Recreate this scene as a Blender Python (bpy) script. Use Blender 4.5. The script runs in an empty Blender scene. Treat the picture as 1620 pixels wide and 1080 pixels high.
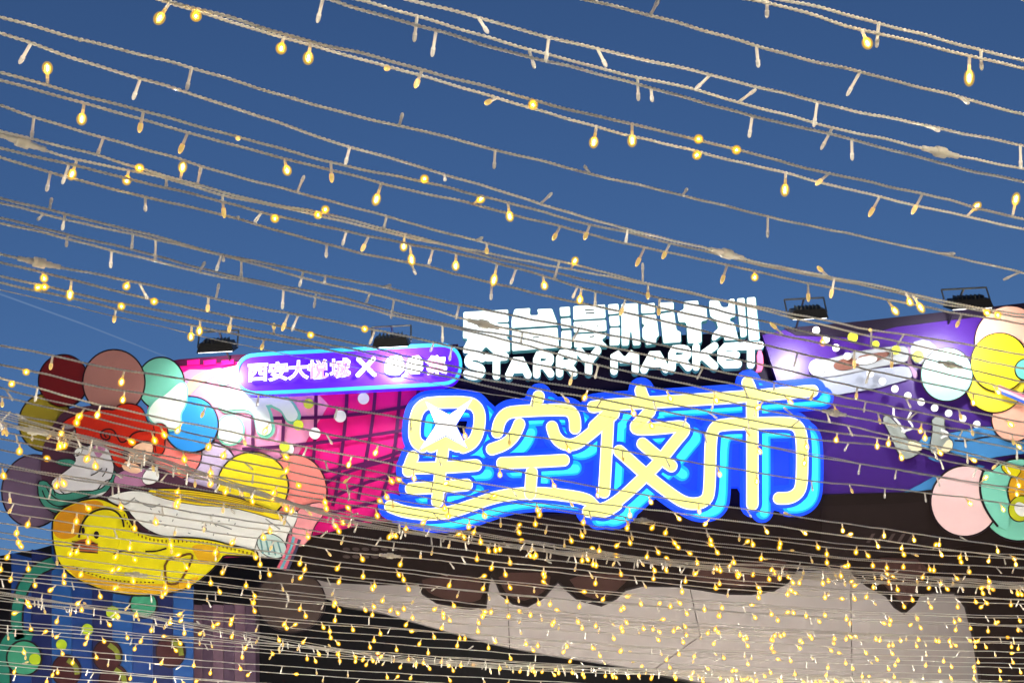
import bpy, bmesh, math, random
import numpy as np
from mathutils import Vector, Matrix, Quaternion

random.seed(7)
rng = np.random.default_rng(11)
SC = bpy.context.scene
COL = SC.collection

# ------------------------------------------------------------------ camera
F = 2110.0                        # focal length in pixels of the 1620 px wide photograph
PITCH, ROLL = 24.0, -3.0
CAM = Vector((0, 0, 1.8))
RC = Matrix.Rotation(math.radians(90 + PITCH), 3, 'X') @ Matrix.Rotation(math.radians(ROLL), 3, 'Z')
cd = bpy.data.cameras.new('camera'); cam = bpy.data.objects.new('camera', cd); COL.objects.link(cam)
cam.matrix_world = Matrix.Translation(CAM) @ RC.to_4x4()
cd.sensor_width = 36; cd.lens = 36 * F / 1620; cd.clip_end = 3000; cd.clip_start = 0.02
SC.camera = cam

# ------------------------------------------------------------------ dusk sky
W = bpy.data.worlds.new('World'); SC.world = W; W.use_nodes = True
nt = W.node_tree; bg = nt.nodes['Background']
sky = nt.nodes.new('ShaderNodeTexSky'); sky.sky_type = 'NISHITA'; sky.sun_disc = False
sky.sun_elevation = math.radians(-2.0); sky.sun_rotation = math.radians(0)
sky.altitude = 400; sky.air_density = 1.0; sky.dust_density = 1.2; sky.ozone_density = 2.0   # the sun has just set behind the gate
tint = nt.nodes.new('ShaderNodeMix'); tint.data_type = 'RGBA'; tint.blend_type = 'MULTIPLY'
tint.inputs[0].default_value = 1.0
tint.inputs[7].default_value = (.63, .95, 1.16, 1)
nt.links.new(sky.outputs[0], tint.inputs[6]); nt.links.new(tint.outputs[2], bg.inputs['Color'])
bg.inputs['Strength'].default_value = 1.0

SC.view_settings.view_transform = 'Standard'; SC.view_settings.look = 'None'
SC.view_settings.exposure = 0; SC.view_settings.gamma = 1; SC.view_settings.use_curve_mapping = False
SC.cycles.use_denoising = True
SC.cycles.max_bounces = 6; SC.cycles.transparent_max_bounces = 32
SC.cycles.sample_clamp_indirect = 6

# ------------------------------------------------------------------ geometry of the place
FARL = 1150.0                    # radiance of the unseen bulbs added before the gate
BOARD = 20.0                      # the billboard stands 20 m in front of the camera, in the plane y = BOARD
CANOPY = 1.04                     # the fairy lights hang about a metre above the camera

def ray(x, y):
    return RC @ Vector(((x - 810) / F, -(y - 540) / F, -1))
def P(x, y, d=0.0):               # a point of the board, d metres in front of it
    v = ray(x, y); return CAM + v * ((BOARD - d) / v.y)
def C(x, y, dh=0.0):              # a point of the canopy
    v = ray(x, y); return CAM + v * ((CANOPY + dh) / v.z)
PX = (P(811, 600) - P(810, 600)).length     # one photo pixel on the board, in metres

# ------------------------------------------------------------------ materials
MATS = {}
def lin(c):
    return tuple(((v / 255) / 12.92 if v / 255 <= .04045 else ((v / 255 + .055) / 1.055) ** 2.4) for v in c)
def mat(key, rgb, rough=.5, spec=.4, grime=.12, scale=3.0, metal=0.0):
    """printed / painted / moulded surface; rgb is an 8-bit sRGB base colour"""
    if key in MATS: return MATS[key]
    m = bpy.data.materials.new(key); m.use_nodes = True; n = m.node_tree.nodes; l = m.node_tree.links
    b = n['Principled BSDF']; b.inputs['Roughness'].default_value = rough; b.inputs['Metallic'].default_value = metal
    b.inputs['Specular IOR Level'].default_value = spec
    tc = n.new('ShaderNodeTexCoord'); no = n.new('ShaderNodeTexNoise'); no.inputs['Scale'].default_value = scale
    no.inputs['Detail'].default_value = 6; no.inputs['Roughness'].default_value = .65
    l.new(tc.outputs['Object'], no.inputs['Vector'])
    mr = n.new('ShaderNodeMapRange'); mr.inputs[1].default_value = .3; mr.inputs[2].default_value = .7
    mr.inputs[3].default_value = 1 - grime; mr.inputs[4].default_value = 1.0
    l.new(no.outputs['Fac'], mr.inputs[0])
    mx = n.new('ShaderNodeMix'); mx.data_type = 'RGBA'; mx.blend_type = 'MULTIPLY'; mx.inputs[0].default_value = 1
    mx.inputs[6].default_value = (*lin(rgb), 1); l.new(mr.outputs[0], mx.inputs[7])
    l.new(mx.outputs[2], b.inputs['Base Color'])
    no2 = n.new('ShaderNodeTexNoise'); no2.inputs['Scale'].default_value = scale * 1.3
    l.new(tc.outputs['Object'], no2.inputs['Vector'])
    bp = n.new('ShaderNodeBump'); bp.inputs['Strength'].default_value = .08; bp.inputs['Distance'].default_value = .05
    l.new(no2.outputs['Fac'], bp.inputs['Height']); l.new(bp.outputs[0], b.inputs['Normal'])
    MATS[key] = m; return m
def glow(key, rgb, s, vary=.06):
    """lit acrylic: rgb linear"""
    if key in MATS: return MATS[key]
    m = bpy.data.materials.new(key); m.use_nodes = True; n = m.node_tree.nodes; l = m.node_tree.links
    b = n['Principled BSDF']; b.inputs['Base Color'].default_value = (*[min(.8, v * .6 + .02) for v in rgb], 1)
    b.inputs['Roughness'].default_value = .25
    b.inputs['Emission Color'].default_value = (*rgb, 1)
    tc = n.new('ShaderNodeTexCoord'); no = n.new('ShaderNodeTexNoise'); no.inputs['Scale'].default_value = 1.7
    l.new(tc.outputs['Object'], no.inputs['Vector'])
    mr = n.new('ShaderNodeMapRange'); mr.inputs[1].default_value = .3; mr.inputs[2].default_value = .7
    mr.inputs[3].default_value = s * (1 - vary); mr.inputs[4].default_value = s * (1 + vary)
    l.new(no.outputs['Fac'], mr.inputs[0]); l.new(mr.outputs[0], b.inputs['Emission Strength'])
    MATS[key] = m; return m

# ------------------------------------------------------------------ object helpers
def tag(o, label=None, cat=None, group=None, kind=None):
    if label: o['label'] = label
    if cat: o['category'] = cat
    if group: o['group'] = group
    if kind: o['kind'] = kind
    return o
def thing(name, loc, label, cat, group=None):
    o = bpy.data.objects.new(name, None); COL.objects.link(o); o.location = loc
    o.empty_display_size = .1
    return tag(o, label, cat, group)
def org(o):
    v = Vector((0, 0, 0))
    while o is not None: v += o.location; o = o.parent
    return v
class MB:
    def __init__(s): s.v = []; s.f = []
    def prism(s, front, back):
        """front, back: matching loops; front face, back face and sides"""
        n = len(front); i = len(s.v); s.v += front + back
        s.f.append(list(range(i, i + n))); s.f.append(list(range(i + 2 * n - 1, i + n - 1, -1)))
        for k in range(n):
            q = (k + 1) % n; s.f.append([i + k, i + n + k, i + n + q, i + q])
    def build(s, name, m, parent=None, loc=None):
        o_ = org(parent) if parent is not None else (Vector(loc) if loc is not None else Vector((0, 0, 0)))
        me = bpy.data.meshes.new(name)
        me.from_pydata([tuple(Vector(v) - o_) for v in s.v], [], s.f)
        bm = bmesh.new(); bm.from_mesh(me); bmesh.ops.recalc_face_normals(bm, faces=bm.faces)
        big = [f for f in bm.faces if len(f.verts) > 4]
        if big: bmesh.ops.triangulate(bm, faces=big, ngon_method='EAR_CLIP')
        bm.to_mesh(me); bm.free()
        me.materials.append(m)
        o = bpy.data.objects.new(name, me); COL.objects.link(o)
        if parent is not None: o.parent = parent
        elif loc is not None: o.location = loc
        return o
def chaikin(p, it=3, closed=False):
    p = [tuple(q) for q in p]
    for _ in range(it):
        r = [] if closed else [p[0]]
        n = len(p)
        for k in range(n if closed else n - 1):
            a, b = p[k], p[(k + 1) % n]
            r.append((a[0] * .75 + b[0] * .25, a[1] * .75 + b[1] * .25)); r.append((a[0] * .25 + b[0] * .75, a[1] * .25 + b[1] * .75))
        if not closed: r.append(p[-1])
        p = r
    return p
def rounded(p, r):
    out = []; n = len(p)
    for k in range(n):
        b = Vector(p[k])
        for q, w in ((p[k - 1], 1), (p[(k + 1) % n], 1)):
            v = Vector(q) - b; out.append(tuple(b + v.normalized() * min(r, v.length * .35)))
    return out
def circle(x, y, rx, ry=None, n=44, rot=0):
    ry = ry or rx; c, s = math.cos(rot), math.sin(rot)
    return [(x + rx * math.cos(a) * c - ry * math.sin(a) * s, y + rx * math.cos(a) * s + ry * math.sin(a) * c)
            for a in (2 * math.pi * k / n for k in range(n))]
def area2(p): return sum(p[i][0] * p[(i + 1) % len(p)][1] - p[(i + 1) % len(p)][0] * p[i][1] for i in range(len(p)))
def grow(p, w):
    if area2(p) > 0: w = -w
    n = len(p); r = []
    for k in range(n):
        a, b, c = p[k - 1], p[k], p[(k + 1) % n]
        n1 = Vector((-(b[1] - a[1]), b[0] - a[0])); n2 = Vector((-(c[1] - b[1]), c[0] - b[0]))
        if n1.length < 1e-6: n1 = n2
        if n2.length < 1e-6: n2 = n1
        m = (n1.normalized() + n2.normalized())
        if m.length < .2: m = n1.normalized()
        else: m = m.normalized() / max(.5, m.length / 2)
        r.append((b[0] + m.x * w, b[1] + m.y * w))
    return r
def slab(mb, px, d, t):
    mb.prism([P(x, y, d) for x, y in px], [P(x, y, d) + Vector((0, t, 0)) for x, y in px])
def shape(name, px, d, m, parent, t=.012, smooth=0, line=0, lm=None, lname='outline'):
    """a cut-out on the board: px outline at depth d, with an optional dark outline piece behind it"""
    p = chaikin(px, smooth, True) if smooth else px
    mb = MB(); slab(mb, p, d, t); o = mb.build(name, m, parent)
    if line:
        mb = MB(); slab(mb, grow(p, line), d - t * .5, t); mb.build(lname, lm or DARK, o if o.parent and o.parent.parent is None else parent)
    return o
def strip(mb, px, w, d, t=.008, smooth=2, caps=False, closed=False):
    """a ribbon of half width w pixels"""
    p = chaikin(px, smooth, closed) if smooth else px
    L, R = [], []
    n = len(p)
    for k in range(n):
        a = p[(k - 1) % n] if (k or closed) else p[0]; b = p[(k + 1) % n] if (k < n - 1 or closed) else p[-1]
        v = Vector((b[0] - a[0], b[1] - a[1]));
        v = v.normalized() if v.length > 1e-6 else Vector((1, 0))
        L.append((p[k][0] - v.y * w, p[k][1] + v.x * w)); R.append((p[k][0] + v.y * w, p[k][1] - v.x * w))
    i = len(mb.v); back = Vector((0, t, 0))
    for k in range(n):
        l, r = P(*L[k], d), P(*R[k], d); mb.v += [l, r, l + back, r + back]
    for k in range(n if closed else n - 1):
        a = i + 4 * k; b = i + 4 * ((k + 1) % n)
        mb.f += [[a, a + 1, b + 1, b], [a, b, b + 2, a + 2], [a + 1, a + 3, b + 3, b + 1]]
    if caps:
        for (x, y) in (p[0], p[-1]):
            slab(mb, circle(x, y, w, n=16), d - .0006, t)

def box(mb, c, sx, sy, sz, rot=None):
    vs = [Vector((a * sx / 2, b * sy / 2, e * sz / 2)) for a in (-1, 1) for b in (-1, 1) for e in (-1, 1)]
    if rot is not None: vs = [rot @ v for v in vs]
    i = len(mb.v); mb.v += [Vector(c) + v for v in vs]
    for f in ((0, 1, 3, 2), (4, 6, 7, 5), (0, 4, 5, 1), (2, 3, 7, 6), (0, 2, 6, 4), (1, 5, 7, 3)): mb.f.append([i + q for q in f])
def bar(mb, a, b, r, n=8):
    a, b = Vector(a), Vector(b); z = (b - a).normalized(); x = z.orthogonal().normalized(); y = z.cross(x)
    mb.prism([a + (x * math.cos(t) + y * math.sin(t)) * r for t in (2 * math.pi * k / n for k in range(n))],
             [b + (x * math.cos(t) + y * math.sin(t)) * r for t in (2 * math.pi * k / n for k in range(n))])

DARK = mat('dark_outline', (30, 18, 26), .5, .3)
BLACKM = mat('black_powder_coat', (20, 20, 22), .45)
WHITE = mat('white_print', (235, 238, 238), .45)
MINT = mat('mint_print', (120, 205, 180), .45)
LIME = mat('lime_print', (205, 220, 60), .45)
NAVY = mat('navy_board', (22, 13, 40), .55, .15)
BROWN = mat('chocolate_board', (30, 21, 20), .6, .12)

# ------------------------------------------------------------------ ground, hall and pale facade behind the gate
g = MB(); s = 1500
g.v = [Vector((-s, -s, 0)), Vector((s, -s, 0)), Vector((s, s, 0)), Vector((-s, s, 0))]; g.f = [[0, 1, 2, 3]]
tag(g.build('ground', mat('plaza_paving', (120, 116, 110), .7, .3, .3, .4)), kind='structure')

hall = thing('market_hall_shade', (0, BOARD + 9, 0), 'sheet for the dark market hall interior behind the whole gate, shadow put into its dark colour', 'building')
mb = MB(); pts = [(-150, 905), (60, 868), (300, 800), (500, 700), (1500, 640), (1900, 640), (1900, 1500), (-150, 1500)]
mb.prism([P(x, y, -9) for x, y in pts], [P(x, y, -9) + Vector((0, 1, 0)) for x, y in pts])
mb.build('wall', mat('hall_shade', (22, 20, 26), .7), hall)  # near-black colour stands for the unlit depth behind the gate

fac = thing('pale_facade', P(1000, 1000, -3), 'pale grey panelled wall showing under the chocolate drips of the gate', 'wall')
PALE = mat('pale_panel', (188, 181, 184), .6, .3, .06, .6)
rows = [([(470, 925), (545, 860), (800, 858), (806, 1024), (773, 1017), (687, 993), (607, 970), (540, 957)]),
        ([(800, 858), (1075, 856), (1108, 1005), (1030, 1062), (1007, 1057), (873, 1037), (806, 1024)]),
        ([(1075, 856), (1345, 856), (1349, 1140), (1190, 1140), (1190, 1085), (1100, 1078), (1030, 1062), (1108, 1005)]),
        ([(1345, 856), (1545, 856), (1552, 1100), (1560, 1140), (1349, 1140)])]
for p in rows:
    q = grow(p, -.7)
    mb = MB(); mb.prism([P(x, y, -3) for x, y in q], [P(x, y, -3) + Vector((0, .1, 0)) for x, y in q]); mb.build('panel', PALE, fac)
mb = MB(); q = [(480, 922), (545, 858), (1543, 858), (1550, 1100), (1180, 1100), (1100, 1076), (607, 966), (540, 955)]
mb.prism([P(x, y, -2.98) + Vector((0, .14, 0)) for x, y in q], [P(x, y, -2.9) + Vector((0, .3, 0)) for x, y in q])
mb.build('backing', mat('joint_grey', (110, 105, 104), .7), fac)

# ------------------------------------------------------------------ billboard: left picture
MAG = mat('magenta_print', (226, 16, 128), .38, .5)
PALEPINK = mat('pale_pink', (238, 150, 195), .38, .5)
lb = thing('illustrated_billboard', P(330, 850), 'illustrated billboard with magenta grid, balloons and a red haired cartoon girl', 'billboard')
shape('panel', [(225, 583), (285, 570), (372, 563), (725, 545), (715, 600), (668, 640), (650, 740), (640, 870), (300, 880), (240, 700)], 0, MAG, lb, .12)
shape('pale_panel', [(288, 590), (300, 584), (470, 588), (520, 640), (470, 720), (455, 730), (400, 720), (250, 830), (290, 640)], .02, PALEPINK, lb, .015)  # paler pink area at the left of the magenta panel
GRID = mat('grid_line_print', (84, 14, 78), .4)
gl = [[(500, 596), (500, 650), (497, 720), (488, 800)], [(550, 596), (547, 665), (540, 720), (533, 775), (526, 800)],
      [(595, 600), (590, 665), (580, 720), (567, 790)], [(634, 600), (628, 680), (620, 733), (603, 790), (590, 830)],
      [(449, 596), (449, 665), (446, 720)], [(400, 640), (400, 715)], [(663, 610), (655, 660)],
      [(420, 661), (503, 661), (587, 653), (660, 640)], [(383, 710), (437, 707), (523, 698), (640, 680)],
      [(500, 748), (570, 736), (640, 712)], [(505, 770), (547, 745), (640, 722)], [(508, 795), (570, 765), (640, 745)], [(520, 812), (640, 782)], [(545, 826), (640, 812)]]
for k, p in enumerate(gl):
    mb = MB(); strip(mb, p, 2.6, .040 + .0015 * k, .004); mb.build('grid_line', GRID, lb)
mb = MB(); strip(mb, [(225, 584), (285, 573), (372, 566), (725, 549)], 5, .07, .02, 0); mb.build('top_rail', mat('rail_print', (70, 10, 50)), lb)
for x in (322, 350, 296): shape('rail_tile', [(x, 570), (x + 20, 568), (x + 20, 576), (x, 578)], .078, MAG, lb, .005)
PEACH = mat('peach_print', (245, 178, 150), .4)
shape('ribbon_swoosh', [(292, 612), (304, 596), (325, 586), (352, 580), (352, 590), (330, 598), (308, 616), (298, 628)], .05, PEACH, lb, .01, 2)
# mint cream blobs
def blob(px, w, d=.07):
    mb = MB(); strip(mb, px, w, d, .012, 2, True); o = mb.build('cream_blob', mat('cream_print', (226, 242, 232), .4), lb)
    mb = MB(); strip(mb, [(x + 2, y + 2) for x, y in px], w + 3.2, d - .02, .012, 2, True); mb.build('blob_edge', MINT, o)
blob([(352, 594), (375, 588), (400, 583)], 10); blob([(357, 636), (390, 634), (412, 645), (418, 676)], 12, .075)
blob([(436, 632), (452, 640), (461, 656)], 10, .078); shape('cream_blob', circle(364, 680, 20, 22), .082, mat('cream_print', (226, 242, 232), .4), lb, .012, 0, 3, MINT, 'blob_edge'); blob([(395, 634), (432, 630)], 9, .066)
# balloons: x, y, rx, ry, colour
BAL = [(100, 602, 38, 40, (112, 22, 20), .10), (180, 604, 48, 50, (172, 120, 114), .13), (254, 606, 36, 40, (120, 205, 182), .11),
       (72, 668, 41, 44, (156, 140, 34), .09), (53, 776, 49, 56, (104, 84, 112), .12), (276, 716, 42, 42, (244, 128, 122), .10),
       (331, 752, 46, 52, (200, 184, 218), .09), (302, 671, 42, 43, (44, 140, 224), .14), (464, 780, 52, 60, (240, 136, 128), .15),
       (400, 768, 55, 52, (242, 222, 30), .18)]
for k, (x, y, rx, ry, c, d) in enumerate(BAL):
    shape('balloon', circle(x, y, rx, ry, rot=.1), d, mat('balloon_print_%d' % k, c, .4, .5, .10, 2), lb, .02, 0, 2.4)
shape('cream_drip', [(233, 652), (245, 633), (262, 625), (283, 605), (292, 606), (296, 616), (293, 640), (284, 654), (286, 672), (268, 682), (240, 668)], .17, mat('cream_print', (226, 242, 232)), lb, .012, 2, 2.5, MINT, 'drip_edge')
# cartoon girl
q3 = lambda pts, ox, oy, k=3.0: [(ox + x / k, oy + y / k) for x, y in pts]
HAIR = mat('red_hair_print', (196, 42, 18), .4)
SKIN = mat('skin_print', (240, 196, 164), .4)
girl = thing('cartoon_girl_cutout', P(200, 780, .2), 'cut-out of a cartoon girl with swept red hair lying on the duck', 'cutout')
q6 = lambda pts: q3(pts, 0, 660, 6.0)
HR = [(560, 90), (620, 30), (720, -20), (830, -60), (1000, -75), (1090, -60), (1130, -120), (1230, -130), (1320, -105), (1360, -60), (1390, 40), (1440, 80), (1520, 55), (1580, 90), (1585, 160), (1555, 215), (1560, 290), (1530, 350), (1480, 355), (1455, 320), (1450, 240), (1400, 215), (1310, 230), (1230, 290), (1120, 330), (1060, 380), (1080, 470), (1060, 400), (1020, 290), (900, 260), (780, 235), (690, 200), (620, 160)]
shape('hair', q6(HR), .24, HAIR, girl, .02, 1, 1.8)
shape('hair_lock', q6([(1060, 350), (1150, 320), (1180, 400), (1240, 440), (1200, 470), (1100, 470)]), .236, HAIR, girl, .012, 1, 1.2)
mb = MB(); strip(mb, q6([(1010, 190), (985, 165), (1000, 145), (1040, 150), (1045, 200), (1000, 215), (955, 185), (960, 130), (1020, 105), (1080, 120), (1110, 180), (1140, 235), (1180, 235), (1220, 200), (1260, 150), (1340, 125), (1450, 130)]), 1.1, .2605, .004); mb.build('hair_curl', DARK, girl)
mb = MB(); strip(mb, q6([(1455, 80), (1470, 150), (1465, 240), (1480, 330)]), .8, .2605, .004); mb.build('hair_curl', DARK, girl)
shape('face', q3([(610, 590), (640, 550), (700, 530), (728, 548), (722, 590), (712, 604), (690, 640), (650, 640), (600, 620)], 0, 520), .27, SKIN, girl, .012, 2, 1.2)
for e in ([(672, 580), (690, 575), (694, 582), (676, 586)], [(690, 618), (704, 614), (700, 622)]):
    shape('face_line', q3(e, 0, 520), .279, DARK, girl, .004)
shape('neck', q3([(600, 620), (650, 640), (680, 670), (640, 690), (570, 660)], 0, 520), .262, SKIN, girl, .01, 1)
q6 = lambda pts: q3(pts, 0, 660, 6.0)
shape('skirt', q6([(360, 610), (430, 600), (480, 650), (540, 722), (640, 722), (720, 690), (930, 692), (1040, 610), (1075, 500), (1100, 520), (1070, 620), (1000, 710), (830, 790), (700, 860), (600, 908), (510, 900), (420, 845), (368, 750)]), .235, mat('teal_skirt_print', (62, 140, 124)), girl, .016, 1, 2.0)
shape('skirt_bow', q6([(520, 420), (600, 395), (700, 400), (735, 465), (640, 460), (570, 450)]), .247, mat('teal_skirt_print', (62, 140, 124)), girl, .01, 1, 1.2)
shape('petticoat', q6([(830, 785), (850, 752), (930, 725), (1010, 700), (960, 740)]), .245, WHITE, girl, .008, 0)
shape('blouse', q6([(690, 340), (740, 310), (790, 280), (880, 268), (1020, 280), (1060, 400), (1082, 490), (1040, 600), (930, 690), (720, 690), (640, 720), (540, 720), (485, 650), (500, 590), (600, 530), (690, 460), (730, 400)]), .25, mat('blouse_print', (214, 214, 222)), girl, .014, 1, 1.6)
shape('collar', q6([(880, 270), (960, 262), (1010, 285), (970, 350), (930, 390), (890, 330)]), .268, mat('mauve_print', (176, 120, 160)), girl, .008, 1)
shape('cuff', q6([(700, 330), (740, 285), (780, 285), (770, 340), (720, 370)]), .268, WHITE, girl, .006, 1, 1)
for p in ([(490, 640), (510, 690), (525, 740)], [(540, 640), (575, 700), (610, 722)], [(860, 550), (910, 530), (970, 480)], [(970, 560), (1000, 520), (1015, 480)], [(920, 690), (980, 610), (1060, 580)], [(720, 350), (760, 330)], [(725, 365), (765, 345)]):
    mb = MB(); strip(mb, q6(p), .8, .276, .003); mb.build('fold_line', DARK, girl)
for p in ([(430, 640), (470, 720), (560, 790), (700, 790), (860, 740)], [(400, 690), (440, 790), (540, 850), (660, 830)]):
    mb = MB(); strip(mb, q6(p), 1.0, .2455, .003); mb.build('fold_line', DARK, girl)
shape('sleeve', q3([(545, 690), (620, 660), (700, 660), (735, 700), (700, 745), (600, 750), (540, 745)], 0, 520), .255, mat('mauve_print', (176, 120, 160)), girl, .012, 2, 1.2)
shape('glove', q3([(700, 660), (740, 650), (760, 700), (740, 730), (690, 740), (670, 710)], 0, 520), .29, WHITE, girl, .01, 2, 1)
shape('backing_board', [(88, 660), (120, 640), (212, 645), (232, 700), (252, 748), (430, 800), (360, 850), (120, 850), (70, 800), (62, 720)], .215, mat('plum_backing', (74, 40, 60)), girl, .014, 1)
shape('cake_box', q3([(268, 470), (300, 455), (345, 462), (360, 480), (350, 580), (280, 575)], 0, 520), .26, mat('maroon_print', (70, 34, 48)), girl, .012, 1, 1.4)
shape('cake_top', circle(106, 675, 10, 3), .275, mat('grey_print', (160, 150, 160)), girl, .006)
shape('trousers', q3([(500, 200), (560, 180), (640, 165), (740, 188), (900, 230), (1100, 238), (1250, 268), (1350, 290), (1420, 255), (1400, 330), (1360, 370), (1350, 450), (1300, 490), (1225, 480), (1100, 432), (1010, 402), (900, 388), (780, 384), (700, 352), (640, 300), (600, 245), (540, 228)], 0, 720), .30, mat('white_trouser_print', (226, 228, 226)), girl, .02, 2, 1.6)
for p in ([(560, 200), (590, 240), (640, 200)], [(640, 210), (720, 250), (760, 230)], [(1210, 440), (1230, 380), (1290, 360)], [(880, 300), (1010, 320), (1100, 350)], [(1350, 300), (1390, 350), (1350, 440)], [(1260, 300), (1330, 350)]):
    mb = MB(); strip(mb, q3(p, 0, 720), 1.0, .3045, .003); mb.build('fold_line', mat('grey_line', (120, 124, 126)), girl)
mb = MB()
for k in range(26):
    x, y = random.uniform(680, 1180), 0; y = random.uniform(240, 370) + (x - 680) * .09; a = random.uniform(0, 3)
    strip(mb, q3([(x, y), (x + 12 * math.cos(a), y + 12 * math.sin(a))], 0, 720), .8, .304 + k * .0002, .003, 0)
tag(mb.build('speckle', mat('grey_line', (120, 124, 126)), girl), kind='stuff')
shape('ankle_cuff', circle(430, 863, 24, 17, rot=.5), .318, mat('cuff_print', (190, 214, 212)), girl, .01, 0, 1.4)
for k in range(4):
    mb = MB(); strip(mb, [(412 + k * 9, 852 + k), (416 + k * 10, 876 + k)], 1.3, .332, .003, 0); mb.build('cuff_stripe', mat('cuff_line', (90, 140, 146)), girl)
shape('foot', q3([(1400, 250), (1540, 215), (1545, 270), (1490, 330), (1470, 400), (1420, 440), (1380, 400)], 0, 720), .29, mat('pink_skin_print', (232, 150, 158)), girl, .014, 2, 1.4)
for k, c in enumerate(((206, 96, 120), (100, 170, 190), (206, 96, 120), (60, 60, 90))):
    mb = MB(); strip(mb, q3([(1380 + 14 * k, 380 + 6 * k), (1370 + 12 * k, 440), (1320 + 14 * k, 535 + 4 * k)], 0, 720), 2.4, .34, .005); mb.build('sock_stripe', mat('sock_%d' % (k % 4), c), girl)
shape('yellow_scarf', q3([(690, 165), (780, 158), (900, 165), (1100, 195), (1240, 240), (1345, 285), (1330, 310), (1220, 275), (1100, 245), (900, 232), (740, 192)], 0, 720), .312, mat('yellow_scarf_print', (232, 208, 20)), girl, .012, 1, 1.2)
for k in range(5):
    mb = MB(); strip(mb, q3([(740, 168 + 5 * k), (900, 172 + 12 * k), (1100, 200 + 9 * k), (1250, 246 + 6 * k)], 0, 720), .7, .3265, .003); mb.build('scarf_line', mat('ochre_line', (150, 120, 10)), girl)

# duck float
duck = thing('duck_float_cutout', P(210, 940, .2), 'round yellow cartoon duck float cut-out under the lying girl', 'cutout')
DY = mat('duck_yellow', (226, 214, 12), .4); DO = mat('duck_orange', (206, 140, 20), .4)
shape('body', q3([(245, 320), (280, 265), (340, 232), (420, 208), (480, 208), (540, 235), (595, 262), (610, 310), (650, 365), (740, 392), (900, 392), (1010, 405), (1100, 430), (1215, 455), (1220, 478), (1100, 470), (1058, 470), (1040, 500), (980, 562), (900, 622), (800, 652), (680, 662), (560, 652), (450, 622), (340, 572), (265, 490)], 0, 720), .36, DY, duck, .03, 2, 2.6)
shape('head_shade', q3([(250, 325), (280, 270), (340, 236), (420, 212), (470, 214), (500, 240), (420, 262), (385, 310), (372, 380), (300, 400), (255, 380)], 0, 720), .372, DO, duck, .01, 2)
shape('belly_shade', q3([(300, 510), (420, 570), (560, 602), (720, 612), (860, 606), (960, 560), (900, 622), (800, 652), (680, 660), (560, 650), (450, 620), (350, 575)], 0, 720), .374, mat('duck_ochre', (216, 166, 10)), duck, .01, 2)
shape('tail_shade', q3([(900, 420), (1010, 425), (1050, 455), (1035, 495), (960, 520), (930, 480)], 0, 720), .375, mat('duck_ochre', (216, 166, 10)), duck, .01, 2)
shape('face', q3([(376, 385), (385, 330), (420, 275), (480, 250), (550, 262), (585, 310), (580, 380), (560, 440), (480, 460), (400, 440)], 0, 720), .388, DY, duck, .01, 2)
mb = MB(); strip(mb, q3([(374, 390), (384, 330), (418, 278), (480, 250), (545, 258), (582, 300), (588, 340)], 0, 720), 1.5, .3995, .004); mb.build('head_line', DARK, duck)
shape('eye', circle(152.5, 845.5, 4.2, 6), .3995, DARK, duck, .004); shape('eye', circle(131.5, 838.5, 2.6, 5), .3995, DARK, duck, .004)
shape('beak', q3([(345, 415), (400, 392), (440, 405), (470, 430), (460, 465), (400, 460), (350, 440)], 0, 720), .402, mat('beak_print', (176, 96, 50)), duck, .008, 1)
for k in range(4):
    mb = MB(); strip(mb, q3([(340, 408 + 15 * k), (400, 412 + 15 * k), (465, 420 + 14 * k)], 0, 720), 1.0, .4065, .003); mb.build('beak_line', DARK, duck)
mb = MB(); strip(mb, q3([(780, 500), (850, 480), (900, 463), (917, 478), (890, 540), (850, 606), (800, 612), (786, 590)], 0, 720), 1.8, .3795, .005, 1, closed=True); mb.build('wing_line', mat('brown_line', (96, 60, 14)), duck)
for p in ([(540, 470), (575, 450), (640, 462)], [(690, 455), (740, 455), (790, 440)]):
    mb = MB(); strip(mb, q3(p, 0, 720), 1.3, .3795, .004); mb.build('fold_line', DARK, duck)
def along(p, step):
    out = []; acc = 0
    for a, b in zip(p, p[1:]):
        L = math.dist(a, b); t = step - acc
        while t <= L:
            out.append((a[0] + (b[0] - a[0]) * t / L, a[1] + (b[1] - a[1]) * t / L)); t += step
        acc = (acc + L) % step
    return out
seam = chaikin(q3([(585, 265), (600, 320), (645, 375), (740, 408), (900, 405), (1010, 418), (1100, 445), (1210, 470)], 0, 720), 3)
for x, y in along(seam, 6.5): shape('stitch', circle(x, y, 1.2, 2.4, 8), .3795, mat('brown_line', (96, 60, 14)), duck, .003)
for x, y in along(chaikin(q3([(330, 520), (420, 560), (560, 598), (740, 602)], 0, 720), 3), 6.5): shape('stitch', circle(x, y, 1.8, 1.2, 8), .3855, mat('brown_line', (96, 60, 14)), duck, .003)

# dots over the magenta grid
for x, y, r, m in ((575, 630, 9, WHITE), (538, 658, 9.5, WHITE), (498, 685, 9, WHITE), (455, 710, 10, WHITE), (488, 638, 8, LIME), (472, 672, 8, LIME), (450, 706, 8, LIME)):
    shape('paint_dot', circle(x, y, r), .09 if m is WHITE else .11, m, lb, .01)

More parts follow.
